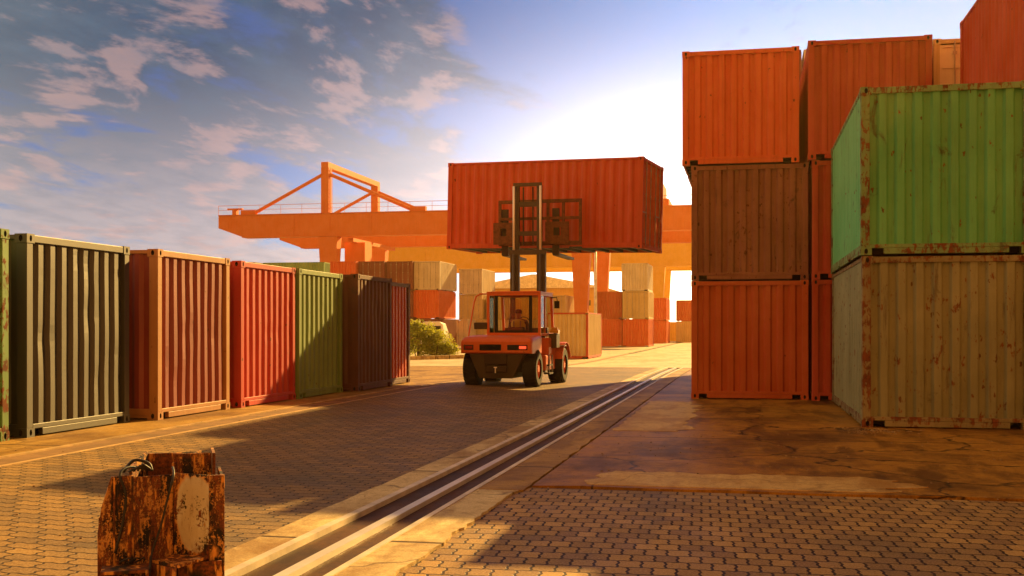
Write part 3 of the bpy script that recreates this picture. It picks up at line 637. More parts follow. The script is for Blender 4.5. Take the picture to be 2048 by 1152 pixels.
# ------------------------------------------------------------------ cranes
def crane_at(u, zc, h): p = W(u, zc); return Vector((p.x, p.y, h))
def gantry(label, mat, z1, gap, uL, uR, gb, gh, ulegs, towers, xl_shift=0):
    p0 = W(uL, z1); p1 = W(uR, z1); y = W((uL + uR)/2, z1).y; xL = (W(uL, z1)).x; xR = p1.x
    y = W(ulegs[0], z1).y
    root = empty('gantry_crane', (W(ulegs[0], z1).x, y, ground(0, 100))); tag(root, label, 'crane')
    root.location.z = ground(0, 100); o0 = root.location.copy()
    def b(mb, name, m=mat, bevel=0.0):
        mb.v = [tuple(Vector(v) - o0) for v in mb.v]; return mb.build(name, m, root, bevel=bevel)
    LX = [W(u, z1).x for u in ulegs]
    for r_, yy in enumerate((y, y + gap)):
        g_ = MB(); tw = 1.3
        if xl_shift:    # tapered nose
            n = xl_shift
            g_.hull8([(xL, yy-tw/2, gb+gh*0.42), (xL+n, yy-tw/2, gb), (xL+n, yy+tw/2, gb), (xL, yy+tw/2, gb+gh*0.42), (xL, yy-tw/2, gb+gh), (xL+n, yy-tw/2, gb+gh), (xL+n, yy+tw/2, gb+gh), (xL, yy+tw/2, gb+gh)])
            g_.box(xL+n, xR, yy-tw/2, yy+tw/2, gb, gb+gh)
        else: g_.box(xL, xR, yy-tw/2, yy+tw/2, gb, gb+gh)
        # stiffener bands and lower flange
        k = int((xR - xL) / 9)
        for i in range(1, k): g_.box(xL + i*9 - 0.08, xL + i*9 + 0.08, yy-tw/2-0.06, yy+tw/2+0.06, gb+0.1, gb+gh-0.1)
        g_.box(xL + xl_shift, xR, yy-tw/2-0.12, yy+tw/2+0.12, gb-0.08, gb-0.003); g_.box(xL, xR, yy-tw/2-0.12, yy+tw/2+0.12, gb+gh+0.003, gb+gh+0.07)
        b(g_, 'girder')
        hr = MB()
        for i in range(int((xR-xL)/2.5)+1): hr.tube([(xL + i*2.5, yy-tw/2, gb+gh+0.07), (xL + i*2.5, yy-tw/2, gb+gh+1.1)], 0.022, 5)
        hr.tube([(xL, yy-tw/2, gb+gh+1.1), (xR, yy-tw/2, gb+gh+1.1)], 0.025, 5); hr.tube([(xL, yy-tw/2, gb+gh+0.6), (xR, yy-tw/2, gb+gh+0.6)], 0.02, 5); b(hr, 'handrail')
        for lx in LX:
            l = MB(); l.hull8([(lx-0.55, yy-0.55, 1.2), (lx+0.55, yy-0.55, 1.2), (lx+0.55, yy+0.55, 1.2), (lx-0.55, yy+0.55, 1.2), (lx-1.1, yy-0.7, gb-0.1), (lx+1.1, yy-0.7, gb-0.1), (lx+1.1, yy+0.7, gb-0.1), (lx-1.1, yy+0.7, gb-0.1)]); b(l, 'leg')
    for lx in LX:
        s_ = MB(); s_.box(lx-0.5, lx+0.5, y-2, y+gap+2, 0.45, 1.2); b(s_, 'sill_beam')
        for yy in (y - 1.2, y + 0.9, y + gap - 0.9, y + gap + 1.2):
            w_ = MB(); w_.lathe([(-0.15, 0.02), (-0.15, 0.35), (0.15, 0.35), (0.15, 0.02)], 'x', 18, (lx, yy, 0.15)); b(w_, 'rail_wheel', STEELD)
    for (tx, ht, sl, sr) in towers:
        for yy in (y, y + gap):
            t = MB(); t.box(tx-0.45, tx+0.45, yy-0.45, yy+0.45, gb+gh+0.07, ht); t.box(tx - 0.7, tx + 0.7, yy-0.69, yy-0.651, gb + 0.5, gb + gh); b(t, 'tower')
            s_ = MB(); s_.tube([(tx-0.4, yy, ht-0.7), (sl, yy, gb+gh+0.2)], 0.2, 8); s_.tube([(tx+0.4, yy, ht-0.7), (sr, yy, gb+gh+0.2)], 0.2, 8)
            s_.box(sl-1.4, sl+0.4, yy-0.3, yy+0.3, gb+gh+0.07, gb+gh+0.6); s_.box(sr-0.4, sr+1.4, yy-0.3, yy+0.3, gb+gh+0.07, gb+gh+0.6); b(s_, 'stay')
        c_ = MB(); c_.box(tx-0.42, tx+0.42, y-0.5, y+gap+0.5, ht+0.003, ht+0.62); b(c_, 'cross_beam')
        ld = MB(); 
        for i in range(24): ld.box(tx+0.56, tx+0.60, y-0.25, y+0.25, gb+gh+0.3+i*0.42, gb+gh+0.34+i*0.42) if gb+gh+0.3+i*0.42 < ht else None
        ld.box(tx+0.555, tx+0.605, y-0.29, y-0.25, gb+gh+0.2, ht); ld.box(tx+0.555, tx+0.605, y+0.25, y+0.29, gb+gh+0.2, ht); b(ld, 'ladder')
    return root, o0, y, b
Z1 = 125.0
gbz = EYE + (HZ - 472) * Z1 / F; ghz = 44 * Z1 / F
tx = W(652, Z1).x; ht = EYE + (HZ - 336) * Z1 / F
cr, o0, cy_, bb = gantry('orange gantry crane with a pointed frame of stays over its girders', P_CRANE, Z1, 17.0, 420, 1480, gbz, ghz, (660, 1178), [(tx, ht, W(492, Z1).x, W(838, Z1).x)], xl_shift=2.9)
tr_ = MB(); xx = W(1290, Z1).x; tr_.box(xx-3, xx+3, cy_+1.2, cy_+15.8, gbz+ghz+0.2, gbz+ghz+1.0); tr_.box(xx-2.2, xx+2.2, cy_+4, cy_+10, gbz+ghz+1.003, gbz+ghz+3.0); bb(tr_, 'trolley')
lm = MB(); xx = W(452, Z1).x; lm.box(xx-0.25, xx+0.25, cy_-0.3, cy_+0.3, gbz+ghz+0.07, gbz+ghz+0.7); lm.box(xx-0.9, xx+0.9, cy_-0.2, cy_+0.2, gbz+ghz+0.703, gbz+ghz+0.85); bb(lm, 'floodlight')
cb_ = MB(); xx = W(700, Z1).x; cb_.box(xx-1.2, xx+1.2, cy_+2, cy_+4.4, gbz-3.0, gbz-0.6); cb_.box(xx-0.3, xx+0.3, cy_+0.7, cy_+16, gbz-0.6, gbz-0.2); bb(cb_, 'operator_cabin')
Z2 = 185.0
gb2 = EYE + (HZ - 538) * Z2 / F
gantry('yellow gantry crane with low broad girders behind the orange crane', P_YELLOW, Z2, 14.0, 745, 1520, gb2, 44 * Z2 / F, (742 + 30, 1325), [], 0)

# ------------------------------------------------------------------ warehouse and light pole far behind
WROOF = simple('white_roof_sheet', (0.75, 0.70, 0.62), 0.5); WWALL = paint('warehouse_wall', (0.62, 0.33, 0.06), 0.1, 0.1, seed=50)
p = W(935, 215); wh = empty('warehouse', (p.x, p.y, ground(0, 100))); tag(wh, 'long yellow walled warehouse with a white pitched roof behind the far stacks', 'warehouse')
hW = 9.3; LW = 26.0
m = MB(); m.box(0, LW, 0, 30, 0, hW - 0.01); m.build('wall', WWALL, wh)
m = MB(); m.hull8([(-0.8, -0.8, hW), (LW+.8, -0.8, hW), (LW+.8, 30.8, hW), (-0.8, 30.8, hW), (LW/2-0.4, -0.8, hW+2.6), (LW/2+0.4, -0.8, hW+2.6), (LW/2+0.4, 30.8, hW+2.6), (LW/2-0.4, 30.8, hW+2.6)]); m.build('roof', WROOF, wh)
for i in range(4):
    m = MB(); m.box(2.5 + i*6, 6.0 + i*6, -0.06, -0.003, 0.1, 4.6); m.build('shutter_door', simple('shutter', (0.35, 0.25, 0.15), 0.5), wh)
for i in range(6):
    m = MB(); m.box(1.2 + i*4.1, 3.2 + i*4.1, -0.05, -0.003, 6.0, 7.0); m.build('window', simple('dim_glass', (0.08, 0.07, 0.05), 0.2, bump=0), wh)
p = W(1191, 96); lp = empty('light_pole', (p.x, p.y, ground(0, 90))); tag(lp, 'tall slim pale pole standing left of the far orange containers', 'light pole')
m = MB(); m.tube([(0,0,0), (0,0,9.2)], 0.16, 10, r2=0.10); m.build('pole', simple('pole_paint', (0.75, 0.70, 0.6), 0.4), lp, smooth=True)
m = MB(); m.box(-0.9, 0.9, -0.1, 0.1, 9.2, 9.32); m.box(-1.0, -0.5, -0.25, 0.15, 9.0, 9.19); m.box(0.5, 1.0, -0.25, 0.15, 9.0, 9.19); m.build('lamp_head', STEELD, lp)

# parked white van behind the shrub
p = W(834, 88); vn = empty('parked_van', (p.x + 1.2, p.y, ground(0, 88)), R(8)); tag(vn, 'white van parked behind the green shrub', 'van')
VW = simple('van_paint', (0.75, 0.72, 0.66), 0.3, bump=0, var=0.05)
m = MB(); prism(m, [(-0.95,0,0.45),(0.95,0,0.45),(0.95,0,1.3),(0.85,0,2.05),(0.6,0,2.25),(-0.6,0,2.25),(-0.85,0,2.05),(-0.95,0,1.3)], [(-0.95,4.6,0.45),(0.95,4.6,0.45),(0.95,4.6,1.1),(0.85,4.3,1.2),(0.6,3.9,2.1),(-0.6,3.9,2.1),(-0.85,4.3,1.2),(-0.95,4.6,1.1)]); m.build('body', VW, vn, bevel=0.05)
m = MB(); m.box(-0.7, 0.7, -0.03, -0.004, 1.3, 1.9); m.build('rear_window', DARK, vn)
for (x, y) in ((-0.8, 0.9), (0.8, 0.9), (-0.8, 3.7), (0.8, 3.7)):
    m = MB(); m.lathe([(-0.12,0.02),(-0.12,0.33),(0.12,0.33),(0.12,0.02)], 'x', 20, (x*1.02, y, 0.33)); m.build('wheel', RUBBER, vn)
for x in (-0.85, 0.75): m = MB(); m.box(x, x+0.1, -0.04, -0.004, 0.8, 1.2); m.build('tail_light', REDD, vn)

# shrub with kerb
LEAF, lnt, lb_ = newmat('shrub_leaf')
oi = lnt.new('ShaderNodeTexCoord').outputs['Object']; nf = lnt.noise(oi, 2.2, 3)
lnt.link(lnt.mix(lnt.ramp(nf, 0.35, 0.65), (0.09, 0.13, 0.015), (0.34, 0.34, 0.03)), lb_.inputs['Base Color']); lb_.inputs['Roughness'].default_value = 0.6
tb = lnt.new('ShaderNodeBsdfTranslucent'); tb.inputs[0].default_value = (0.45, 0.45, 0.04, 1); mxs = lnt.new('ShaderNodeMixShader'); mxs.inputs[0].default_value = 0.45
lnt.link(lb_.outputs[0], mxs.inputs[1]); lnt.link(tb.outputs[0], mxs.inputs[2]); lnt.link(mxs.outputs[0], lnt.n['Material Output'].inputs[0])
BARK = simple('bark', (0.10, 0.06, 0.03), 0.9)
def shrub(u, zc, w, h, n, label, seed):
    rnd = random.Random(seed); p = W(u, zc); gz = ground(p.x, p.y)
    root = empty('shrub', (p.x, p.y, gz)); tag(root, label, 'shrub', 'shrubs in the kerbed bed')
    st = MB(); tips = []
    for i in range(9):
        a = rnd.uniform(0, 6.28); r_ = rnd.uniform(0.15, 0.8) * w/2; q = Vector((r_*math.cos(a), r_*math.sin(a)*0.7, h*rnd.uniform(0.45, 0.95)))
        st.tube([(0.1*math.cos(a), 0.1*math.sin(a), 0), q*0.5 + Vector((0,0,0.1)), q], 0.035, 5, r2=0.008); tips.append(q)
    st.build('stem', BARK, root)
    lf = MB(); cl = [(t + Vector((rnd.uniform(-.3,.3), rnd.uniform(-.3,.3), rnd.uniform(-.25,.1))), rnd.uniform(0.28, 0.5)) for t in tips for _ in range(3)] + [(Vector((rnd.uniform(-w/2, w/2), rnd.uniform(-.5,.5), rnd.uniform(0.15, h*0.4))), 0.4) for _ in range(8)]
    for _ in range(n):
        c, r_ = rnd.choice(cl); d = Vector((rnd.gauss(0,1), rnd.gauss(0,1), rnd.gauss(0,0.8))).normalized() * r_ * rnd.uniform(0.4, 1.05)
        q = c + d
        if q.z < 0.05: q.z = 0.05 + rnd.random()*0.1
        a = Vector((rnd.gauss(0,1), rnd.gauss(0,1), rnd.gauss(0,.6))).normalized(); b_ = a.cross(Vector((rnd.gauss(0,1), rnd.gauss(0,1), rnd.gauss(0,1)))).normalized()
        s = rnd.uniform(0.05, 0.10); lf.quad([q - a*s, q + b_*s*0.45, q + a*s, q - b_*s*0.45])
    lf.build('leaves', LEAF, root)
shrub(835, 66, 1.9, 2.15, 3800, 'tallest yellow green shrub against the end of the left row', 3)
shrub(868, 66, 1.9, 1.5, 3000, 'lower yellow green shrub in the middle of the bed', 5)
shrub(893, 66.5, 1.3, 0.8, 1500, 'smallest low shrub at the right end of the bed beside the forklift', 8)

# ------------------------------------------------------------------ ground materials
def brick_mat(name, cw, rw, c1, c2, mort, rot=0.0, amp=0.02, dust=(0.40, 0.21, 0.04)):
    m, nt, b = newmat(name)
    tc = nt.new('ShaderNodeTexCoord').outputs['Object']
    v = nt.mapping(tc, rot=(0, 0, rot))
    sep = nt.new('ShaderNodeSeparateXYZ'); nt.link(v, sep.inputs[0])
    wob = nt.noise(tc, 1.1, 2)
    zx = nt.math('MULTIPLY', nt.math('PINGPONG', nt.math('MULTIPLY', sep.outputs[1], 1.0), rw / 4), amp / (rw / 4))
    zy = nt.math('MULTIPLY', nt.math('PINGPONG', sep.outputs[0], cw / 4), amp * 0.9 / (cw / 4))
    X = nt.math('ADD', nt.math('ADD', sep.outputs[0], zx), nt.math('MULTIPLY', wob, 0.04)); Y = nt.math('ADD', nt.math('ADD', sep.outputs[1], zy), nt.math('MULTIPLY', wob, 0.05))
    cb = nt.new('ShaderNodeCombineXYZ'); nt.link(X, cb.inputs[0]); nt.link(Y, cb.inputs[1])
    br = nt.new('ShaderNodeTexBrick'); br.offset = 0.5; br.squash = 1.0
    nt.link(cb.outputs[0], br.inputs['Vector']); br.inputs['Scale'].default_value = 1.0; br.inputs['Brick Width'].default_value = cw; br.inputs['Row Height'].default_value = rw
    br.inputs['Mortar Size'].default_value = 0.010; br.inputs['Mortar Smooth'].default_value = 0.35; br.inputs['Bias'].default_value = -0.1
    br.inputs['Color1'].default_value = (*c1, 1); br.inputs['Color2'].default_value = (*c2, 1); br.inputs['Mortar'].default_value = (*mort, 1)
    big = nt.noise(tc, 0.35, 5, 0.6); mid = nt.noise(tc, 2.3, 6, 0.65); fine = nt.noise(tc, 60, 4, 0.7)
    c = nt.mix(nt.math('MULTIPLY', nt.ramp(mid, 0.45, 0.72), 0.6), br.outputs['Color'], dust)
    c = nt.mix(nt.math('MULTIPLY', nt.ramp(big, 0.48, 0.66), 0.7), c, tuple(x * 0.35 for x in c1))
    ty = nt.noise(nt.mapping(tc, scale=(1.6, 0.12, 1), rot=(0, 0, 0.12)), 1.8, 5, 0.6)
    c = nt.mix(nt.math('MULTIPLY', nt.ramp(ty, 0.55, 0.70), 0.5), c, tuple(x * 0.3 for x in c1))
    c = nt.mix(nt.ramp(fine, 0.3, 0.7), nt.mix(0.5, c, (0, 0, 0)), nt.mix(0.15, c, (1, 0.9, 0.6)))
    c = nt.mix(br.outputs['Fac'], c, mort)
    nt.link(c, b.inputs['Base Color'])
    nt.link(nt.math('ADD', 0.42, nt.math('MULTIPLY', mid, 0.4)), b.inputs['Roughness'])
    tiltn = nt.new('ShaderNodeTexVoronoi'); tiltn.inputs['Scale'].default_value = 5.0; nt.link(tc, tiltn.inputs['Vector'])
    h = nt.math('SUBTRACT', nt.math('ADD', nt.math('MULTIPLY', fine, 0.10), nt.math('MULTIPLY', mid, 0.5)), br.outputs['Fac'])
    b.inputs['Specular IOR Level'].default_value = 0.2
    nt.link(nt.bump(h, 0.9, 0.012), b.inputs['Normal'])
    return m
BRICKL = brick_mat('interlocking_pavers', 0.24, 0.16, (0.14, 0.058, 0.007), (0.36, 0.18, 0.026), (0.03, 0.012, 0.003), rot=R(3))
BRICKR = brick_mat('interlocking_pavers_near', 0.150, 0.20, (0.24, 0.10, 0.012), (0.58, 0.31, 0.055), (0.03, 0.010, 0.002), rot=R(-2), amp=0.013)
def conc_mat(name, c1, c2, stain, crack=0.5, jx=0.0, jy=0.0, rough=0.6):
    m, nt, b = newmat(name)
    tc = nt.new('ShaderNodeTexCoord').outputs['Object']
    big = nt.noise(tc, 0.5, 6, 0.65, 0.4); mid = nt.noise(tc, 3.0, 7, 0.7); fine = nt.noise(tc, 70, 4, 0.7)
    c = nt.mix(nt.ramp(mid, 0.3, 0.7), c1, c2)
    c = nt.mix(nt.math('MULTIPLY', nt.ramp(big, 0.47, 0.62), 0.75), c, stain)
    st = nt.noise(nt.mapping(tc, scale=(1, 0.25, 1), rot=(0, 0, 0.5)), 2.2, 6, 0.6)
    c = nt.mix(nt.math('MULTIPLY', nt.ramp(st, 0.50, 0.62), 0.6), c, stain)
    c = nt.mix(nt.math('MULTIPLY', nt.ramp(nt.noise(tc, 9.0, 6, 0.7), 0.52, 0.62), 0.4), c, stain)
    c = nt.mix(nt.ramp(fine, 0.35, 0.65), nt.mix(0.35, c, (0, 0, 0)), c)
    vo = nt.new('ShaderNodeTexVoronoi', feature='DISTANCE_TO_EDGE'); vo.inputs['Scale'].default_value = 0.35
    ds = nt.new('ShaderNodeVectorMath', operation='ADD'); nn = nt.new('ShaderNodeTexNoise'); nn.inputs['Scale'].default_value = 1.3; nn.inputs['Detail'].default_value = 5; nt.link(tc, nn.inputs['Vector'])
    nt.link(tc, ds.inputs[0]); nt.link(nn.outputs['Color'], ds.inputs[1]); nt.link(ds.outputs[0], vo.inputs['Vector'])
    ck = nt.math('MULTIPLY', nt.ramp(vo.outputs['Distance'], 0.012, 0.002), crack)
    if jy:
        sep = nt.new('ShaderNodeSeparateXYZ'); nt.link(tc, sep.inputs[0])
        d = nt.math('PINGPONG', nt.math('ADD', sep.outputs[1], nt.math('MULTIPLY', mid, 0.05)), jy); ck = nt.math('MAXIMUM', ck, nt.ramp(d, 0.035, 0.012))
        if jx: d2 = nt.math('PINGPONG', nt.math('ADD', sep.outputs[0], nt.math('MULTIPLY', mid, 0.05)), jx); ck = nt.math('MAXIMUM', ck, nt.ramp(d2, 0.03, 0.012))
    c = nt.mix(ck, c, tuple(x * 0.2 for x in stain))
    nt.link(c, b.inputs['Base Color'])
    nt.link(nt.math('ADD', rough - 0.15, nt.math('MULTIPLY', mid, 0.35)), b.inputs['Roughness'])
    h = nt.math('SUBTRACT', nt.math('ADD', nt.math('MULTIPLY', fine, 0.3), mid), nt.math('MULTIPLY', ck, 0.8))
    b.inputs['Specular IOR Level'].default_value = 0.15
    nt.link(nt.bump(h, 0.6, 0.010), b.inputs['Normal'])
    return m
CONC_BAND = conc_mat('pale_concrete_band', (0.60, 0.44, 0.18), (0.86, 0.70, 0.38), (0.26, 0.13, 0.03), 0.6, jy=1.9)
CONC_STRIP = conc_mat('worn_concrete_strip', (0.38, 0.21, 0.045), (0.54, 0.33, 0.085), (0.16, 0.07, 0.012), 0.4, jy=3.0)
CONC_SLAB = conc_mat('oil_stained_slab', (0.30, 0.115, 0.010), (0.55, 0.27, 0.035), (0.075, 0.026, 0.004), 0.9, jy=2.6, rough=0.5)
CONC_PATCH = conc_mat('pale_patch_concrete', (0.60, 0.38, 0.12), (0.75, 0.50, 0.18), (0.36, 0.17, 0.03), 0.3)
FAR_CONC = conc_mat('pale_far_concrete', (0.62, 0.52, 0.32), (0.74, 0.63, 0.40), (0.42, 0.31, 0.16), 0.3, jy=5, jx=5)  # far apron in paler concrete than the near paving
BED = conc_mat('dark_rail_bed', (0.085, 0.034, 0.007), (0.13, 0.05, 0.010), (0.03, 0.012, 0.003), 0.0)
BASEG = conc_mat('asphalt_base', (0.08, 0.05, 0.025), (0.11, 0.07, 0.035), (0.04, 0.025, 0.012), 0.2)
RAILM = simple('polished_rail_head', (0.70, 0.62, 0.50), 0.38, 0.35, var=0.15, scale=2, bump=0.2)
EDGEM = simple('worn_steel_edge', (0.62, 0.52, 0.38), 0.5, 0.15, var=0.3, scale=3, bump=0.4)
EDGED = simple('dull_steel_edge', (0.50, 0.32, 0.14), 0.5, 0.2, var=0.4, scale=3, bump=0.4)

def sheet(name, x0, x1, y0, y1, mat, dz=0.0, nx=2, ny=60, fl=None, fr=None, fn=None, ff=None, skirt=0.055, parent=None):
    """slab following the lie of the ground; fl/fr/fn/ff move its left/right/near/far edge irregularly"""
    mb = MB(); vv = []
    for j in range(ny + 1):
        t = j / ny
        for i in range(nx + 1):
            s = i / nx; y = y0 + (y1 - y0) * t
            a = x0 + (fl(y) if fl else 0); b_ = x1 + (fr(y) if fr else 0); x = a + (b_ - a) * s
            if fn: y += fn(x) * (1 - t) ** 8
            if ff: y += ff(x) * t ** 8
            vv.append((x, y, ground(x, y) + dz))
    mb.v = vv
    for j in range(ny):
        for i in range(nx): k = j*(nx+1) + i; mb.f.append((k, k+1, k+nx+2, k+nx+1)); mb.m.append(0)
    if skirt:
        def sk(idx):
            b0 = len(mb.v)
            for q in idx: v = mb.v[q]; mb.v.append((v[0], v[1], v[2] - skirt))
            for q in range(len(idx)-1): mb.f.append((idx[q], b0+q, b0+q+1, idx[q+1])); mb.m.append(0)
        sk([j*(nx+1) for j in range(ny+1)][::-1]); sk([j*(nx+1)+nx for j in range(ny+1)]); sk(list(range(nx+1))); sk([ny*(nx+1)+i for i in range(nx+1)][::-1])
    o = mb.build(name, mat); tag(o, kind='structure'); return o
# base to the horizon
bg = MB(); xs = [-1500, -300, -60, -20, -9, -8, -7, -6, -5, -4, -2, 5, 20, 60, 300, 1500]; ys = [-60, 0, 10, 20, 24, 27, 30, 34, 38, 43, 48, 54, 60, 100, 300, 2500]
for y in ys:
    for x in xs: bg.v.append((x, y, ground(x, y) - 0.05))
for j in range(len(ys)-1):
    for i in range(len(xs)-1): k = j*len(xs)+i; bg.f.append((k, k+1, k+len(xs)+1, k+len(xs))); bg.m.append(0)
tag(bg.build('ground', BASEG), kind='structure')
def rough_edge(amp, fr_, sd): return lambda t: amp * (noise.noise(Vector((t*fr_, sd, 0))) + 0.5*noise.noise(Vector((t*fr_*3.3, sd+5, 0))))
XA = -7.42
YF = 46.0
sheet('concrete_strip', -40, -7.93, -5, YF, CONC_STRIP, nx=14, ny=50)
sheet('rail_bed_left', -7.82, -7.50, -5, 75, simple('left_track_fill', (0.20, 0.10, 0.03), 0.8, bump=0.6, var=0.4), dz=-0.004, nx=2, ny=60)
sheet('rail_edge_left', -7.93, -7.87, -5, 75, EDGED, dz=0.004, nx=1, ny=60); sheet('rail_edge_left', -7.44, -7.39, -5, 75, EDGED, dz=0.006, nx=1, ny=60)
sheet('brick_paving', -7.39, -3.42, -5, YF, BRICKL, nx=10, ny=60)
sheet('concrete_band', -3.42, -3.13, -5, YF, CONC_BAND, dz=0.004, nx=2, ny=100, fl=rough_edge(0.03, 1.2, 3))
sheet('rail_edge_right', -3.13, -3.06, -5, YF, EDGEM, dz=0.010, nx=1, ny=60)
sheet('rail_bed_right', -3.06, -2.49, -5, YF, BED, dz=-0.035, nx=2, ny=60, skirt=0)
sheet('rail', -2.79, -2.71, 6.2, YF, RAILM, dz=0.008, nx=1, ny=60)
sheet('rail', -2.79, -2.71, -5, 5.95, EDGED, dz=-0.028, nx=1, ny=20, skirt=0.006)
sheet('rail_edge_right', -2.49, -2.44, -5, YF, EDGEM, dz=0.010, nx=1, ny=60)
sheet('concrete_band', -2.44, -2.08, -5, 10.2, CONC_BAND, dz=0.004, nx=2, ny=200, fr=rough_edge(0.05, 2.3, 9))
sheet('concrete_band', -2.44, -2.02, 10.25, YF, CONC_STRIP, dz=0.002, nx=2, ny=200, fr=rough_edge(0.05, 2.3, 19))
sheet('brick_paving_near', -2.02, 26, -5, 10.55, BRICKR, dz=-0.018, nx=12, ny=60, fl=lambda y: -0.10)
sheet('concrete_slab', -1.99, 26, 10.6, YF, CONC_SLAB, nx=60, ny=60, fn=rough_edge(0.10, 1.0, 31))
sheet('concrete_patch', -1.45, 1.4, 10.72, 11.75, CONC_PATCH, dz=0.006, nx=60, ny=14, fl=rough_edge(0.25, 2.6, 41), ff=rough_edge(0.22, 1.7, 43), fr=rough_edge(0.5, 2.0, 47), skirt=0.006)
sheet('concrete_patch', 3.2, 7.4, 10.9, 12.6, CONC_PATCH, dz=0.006, nx=60, ny=14, fl=rough_edge(0.35, 2.6, 51), ff=rough_edge(0.3, 1.7, 53), skirt=0.006)
sheet('concrete_patch', -1.9, -0.9, 16.5, 23.2, CONC_PATCH, dz=0.006, nx=12, ny=40, fl=rough_edge(0.1, 2.0, 61), fr=rough_edge(0.35, 0.9, 63), skirt=0.006)
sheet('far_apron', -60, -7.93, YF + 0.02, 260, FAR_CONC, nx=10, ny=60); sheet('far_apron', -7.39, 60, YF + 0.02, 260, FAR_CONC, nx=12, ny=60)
# kerb of the shrub bed
p0 = W(800, 60); p1 = W(932, 64)
kb = MB(); N = 14
for i in range(N):
    a = p0.lerp(p1, i/N); b_ = p0.lerp(p1, (i+1)/N - 0.004); a.z = b_.z = ground(a.x, a.y) + 0.08; kb.bar(a, b_, 0.22, 0.26)
tag(kb.build('kerb', CONC_BAND, bevel=0.02), kind='structure')
# grit and litter
GR = simple('grit', (0.30, 0.20, 0.10), 0.9)
gt = MB(); rnd = random.Random(11)
for i in range(700):
    if i < 120: x, y = rnd.gauss(1.85, 0.25), rnd.gauss(17.2, 0.25)
    elif i < 500: x, y = rnd.uniform(-2.4, 6), rnd.uniform(9.5, 17)
    else: x, y = rnd.uniform(-8.5, -3.2), rnd.uniform(6, 26)
    if y > 17.6 and x > 1.6: continue
    s = rnd.uniform(0.003, 0.010) * (1.3 if i < 120 else 1); mt = Matrix.Translation((x, y, ground(x, y) + s*0.5)) @ Matrix.Rotation(rnd.uniform(0, 6), 4, 'Z') @ Matrix.Rotation(rnd.uniform(-.5, .5), 4, 'X')
    gt.box(-s, s, -s*0.7, s*0.7, -s*0.5, s*0.4, 0, mt)
tag(gt.build('grit', GR), 'pale grit and small crumbs of concrete scattered over the paving', 'grit', kind='stuff')

# ------------------------------------------------------------------ rusty rail stop block in the foreground
def rustpaint(name, coat, amount, sc=9.0, seed=0.0, coat2=(0.60, 0.27, 0.05), oval=None):
    m, nt, b = newmat(name); tc = nt.new('ShaderNodeTexCoord').outputs['Object']; v = nt.mapping(tc, loc=(seed, seed*2, seed*3))
    n1 = nt.noise(nt.mapping(v, scale=(1, 1, 0.33)), sc, 10, 0.75); n2 = nt.noise(v, sc*5, 6, 0.7); n3 = nt.noise(nt.mapping(v, scale=(1,1,0.5)), sc*0.5, 4, 0.6); n4 = nt.noise(nt.mapping(v, scale=(1, 1, 0.25)), sc*2, 6, 0.6)
    rust = nt.mix(nt.ramp(n2, 0.35, 0.65), (0.012, 0.004, 0.002), (0.26, 0.065, 0.008))
    rust = nt.mix(nt.ramp(n4, 0.54, 0.60), rust, (0.75, 0.33, 0.06))
    rust = nt.mix(nt.ramp(n3, 0.50, 0.58), rust, (0.010, 0.005, 0.002))
    ct = nt.mix(nt.ramp(n3, 0.40, 0.58), coat, coat2)
    ct = nt.mix(nt.ramp(n4, 0.55, 0.8), ct, (0.25, 0.12, 0.05))
    mk = nt.math('ADD', nt.math('MULTIPLY', n1, 0.65), nt.math('MULTIPLY', n2, 0.35))
    if oval:
        sp = nt.new('ShaderNodeSeparateXYZ'); nt.link(tc, sp.inputs[0])
        ex_ = nt.math('POWER', nt.math('ABSOLUTE', nt.math('DIVIDE', nt.math('SUBTRACT', sp.outputs[0], oval[0]), oval[2])), 2.4)
        ez_ = nt.math('POWER', nt.math('ABSOLUTE', nt.math('DIVIDE', nt.math('SUBTRACT', sp.outputs[2], oval[1]), oval[3])), 2.4)
        el = nt.math('ADD', nt.math('ADD', ex_, ez_), nt.math('MULTIPLY', n3, 0.8)); om = nt.ramp(el, 1.25, 1.5)
        mk = nt.math('ADD', mk, nt.math('MULTIPLY', om, 0.10)); ct = nt.mix(om, ct, (0.66, 0.30, 0.05))
    t = 0.62 - 0.22*amount
    k = nt.ramp(mk, t, t + 0.03); c = nt.mix(k, ct, rust); nt.link(c, b.inputs['Base Color'])
    nt.link(nt.math('ADD', 0.45, nt.math('MULTIPLY', k, 0.4)), b.inputs['Roughness'])
    nt.link(nt.bump(nt.math('ADD', nt.math('MULTIPLY', k, -0.5), nt.math('MULTIPLY', n2, 0.7)), 0.8, 0.006), b.inputs['Normal']); return m
RB_A = rustpaint('rusty_yellow_plate', (0.55, 0.26, 0.06), 0.74, 17, 1.0)
RB_B = rustpaint('peeling_pale_plate', (0.66, 0.63, 0.52), 0.36, 14, 4.0, coat2=(0.55, 0.47, 0.32), oval=((388-330)/F*5.5, 1.5-(1035-657)/F*5.5, 0.085, 0.20))
RB_C = rustpaint('rusty_dark_plate', (0.20, 0.09, 0.03), 1.0, 9, 7.0)
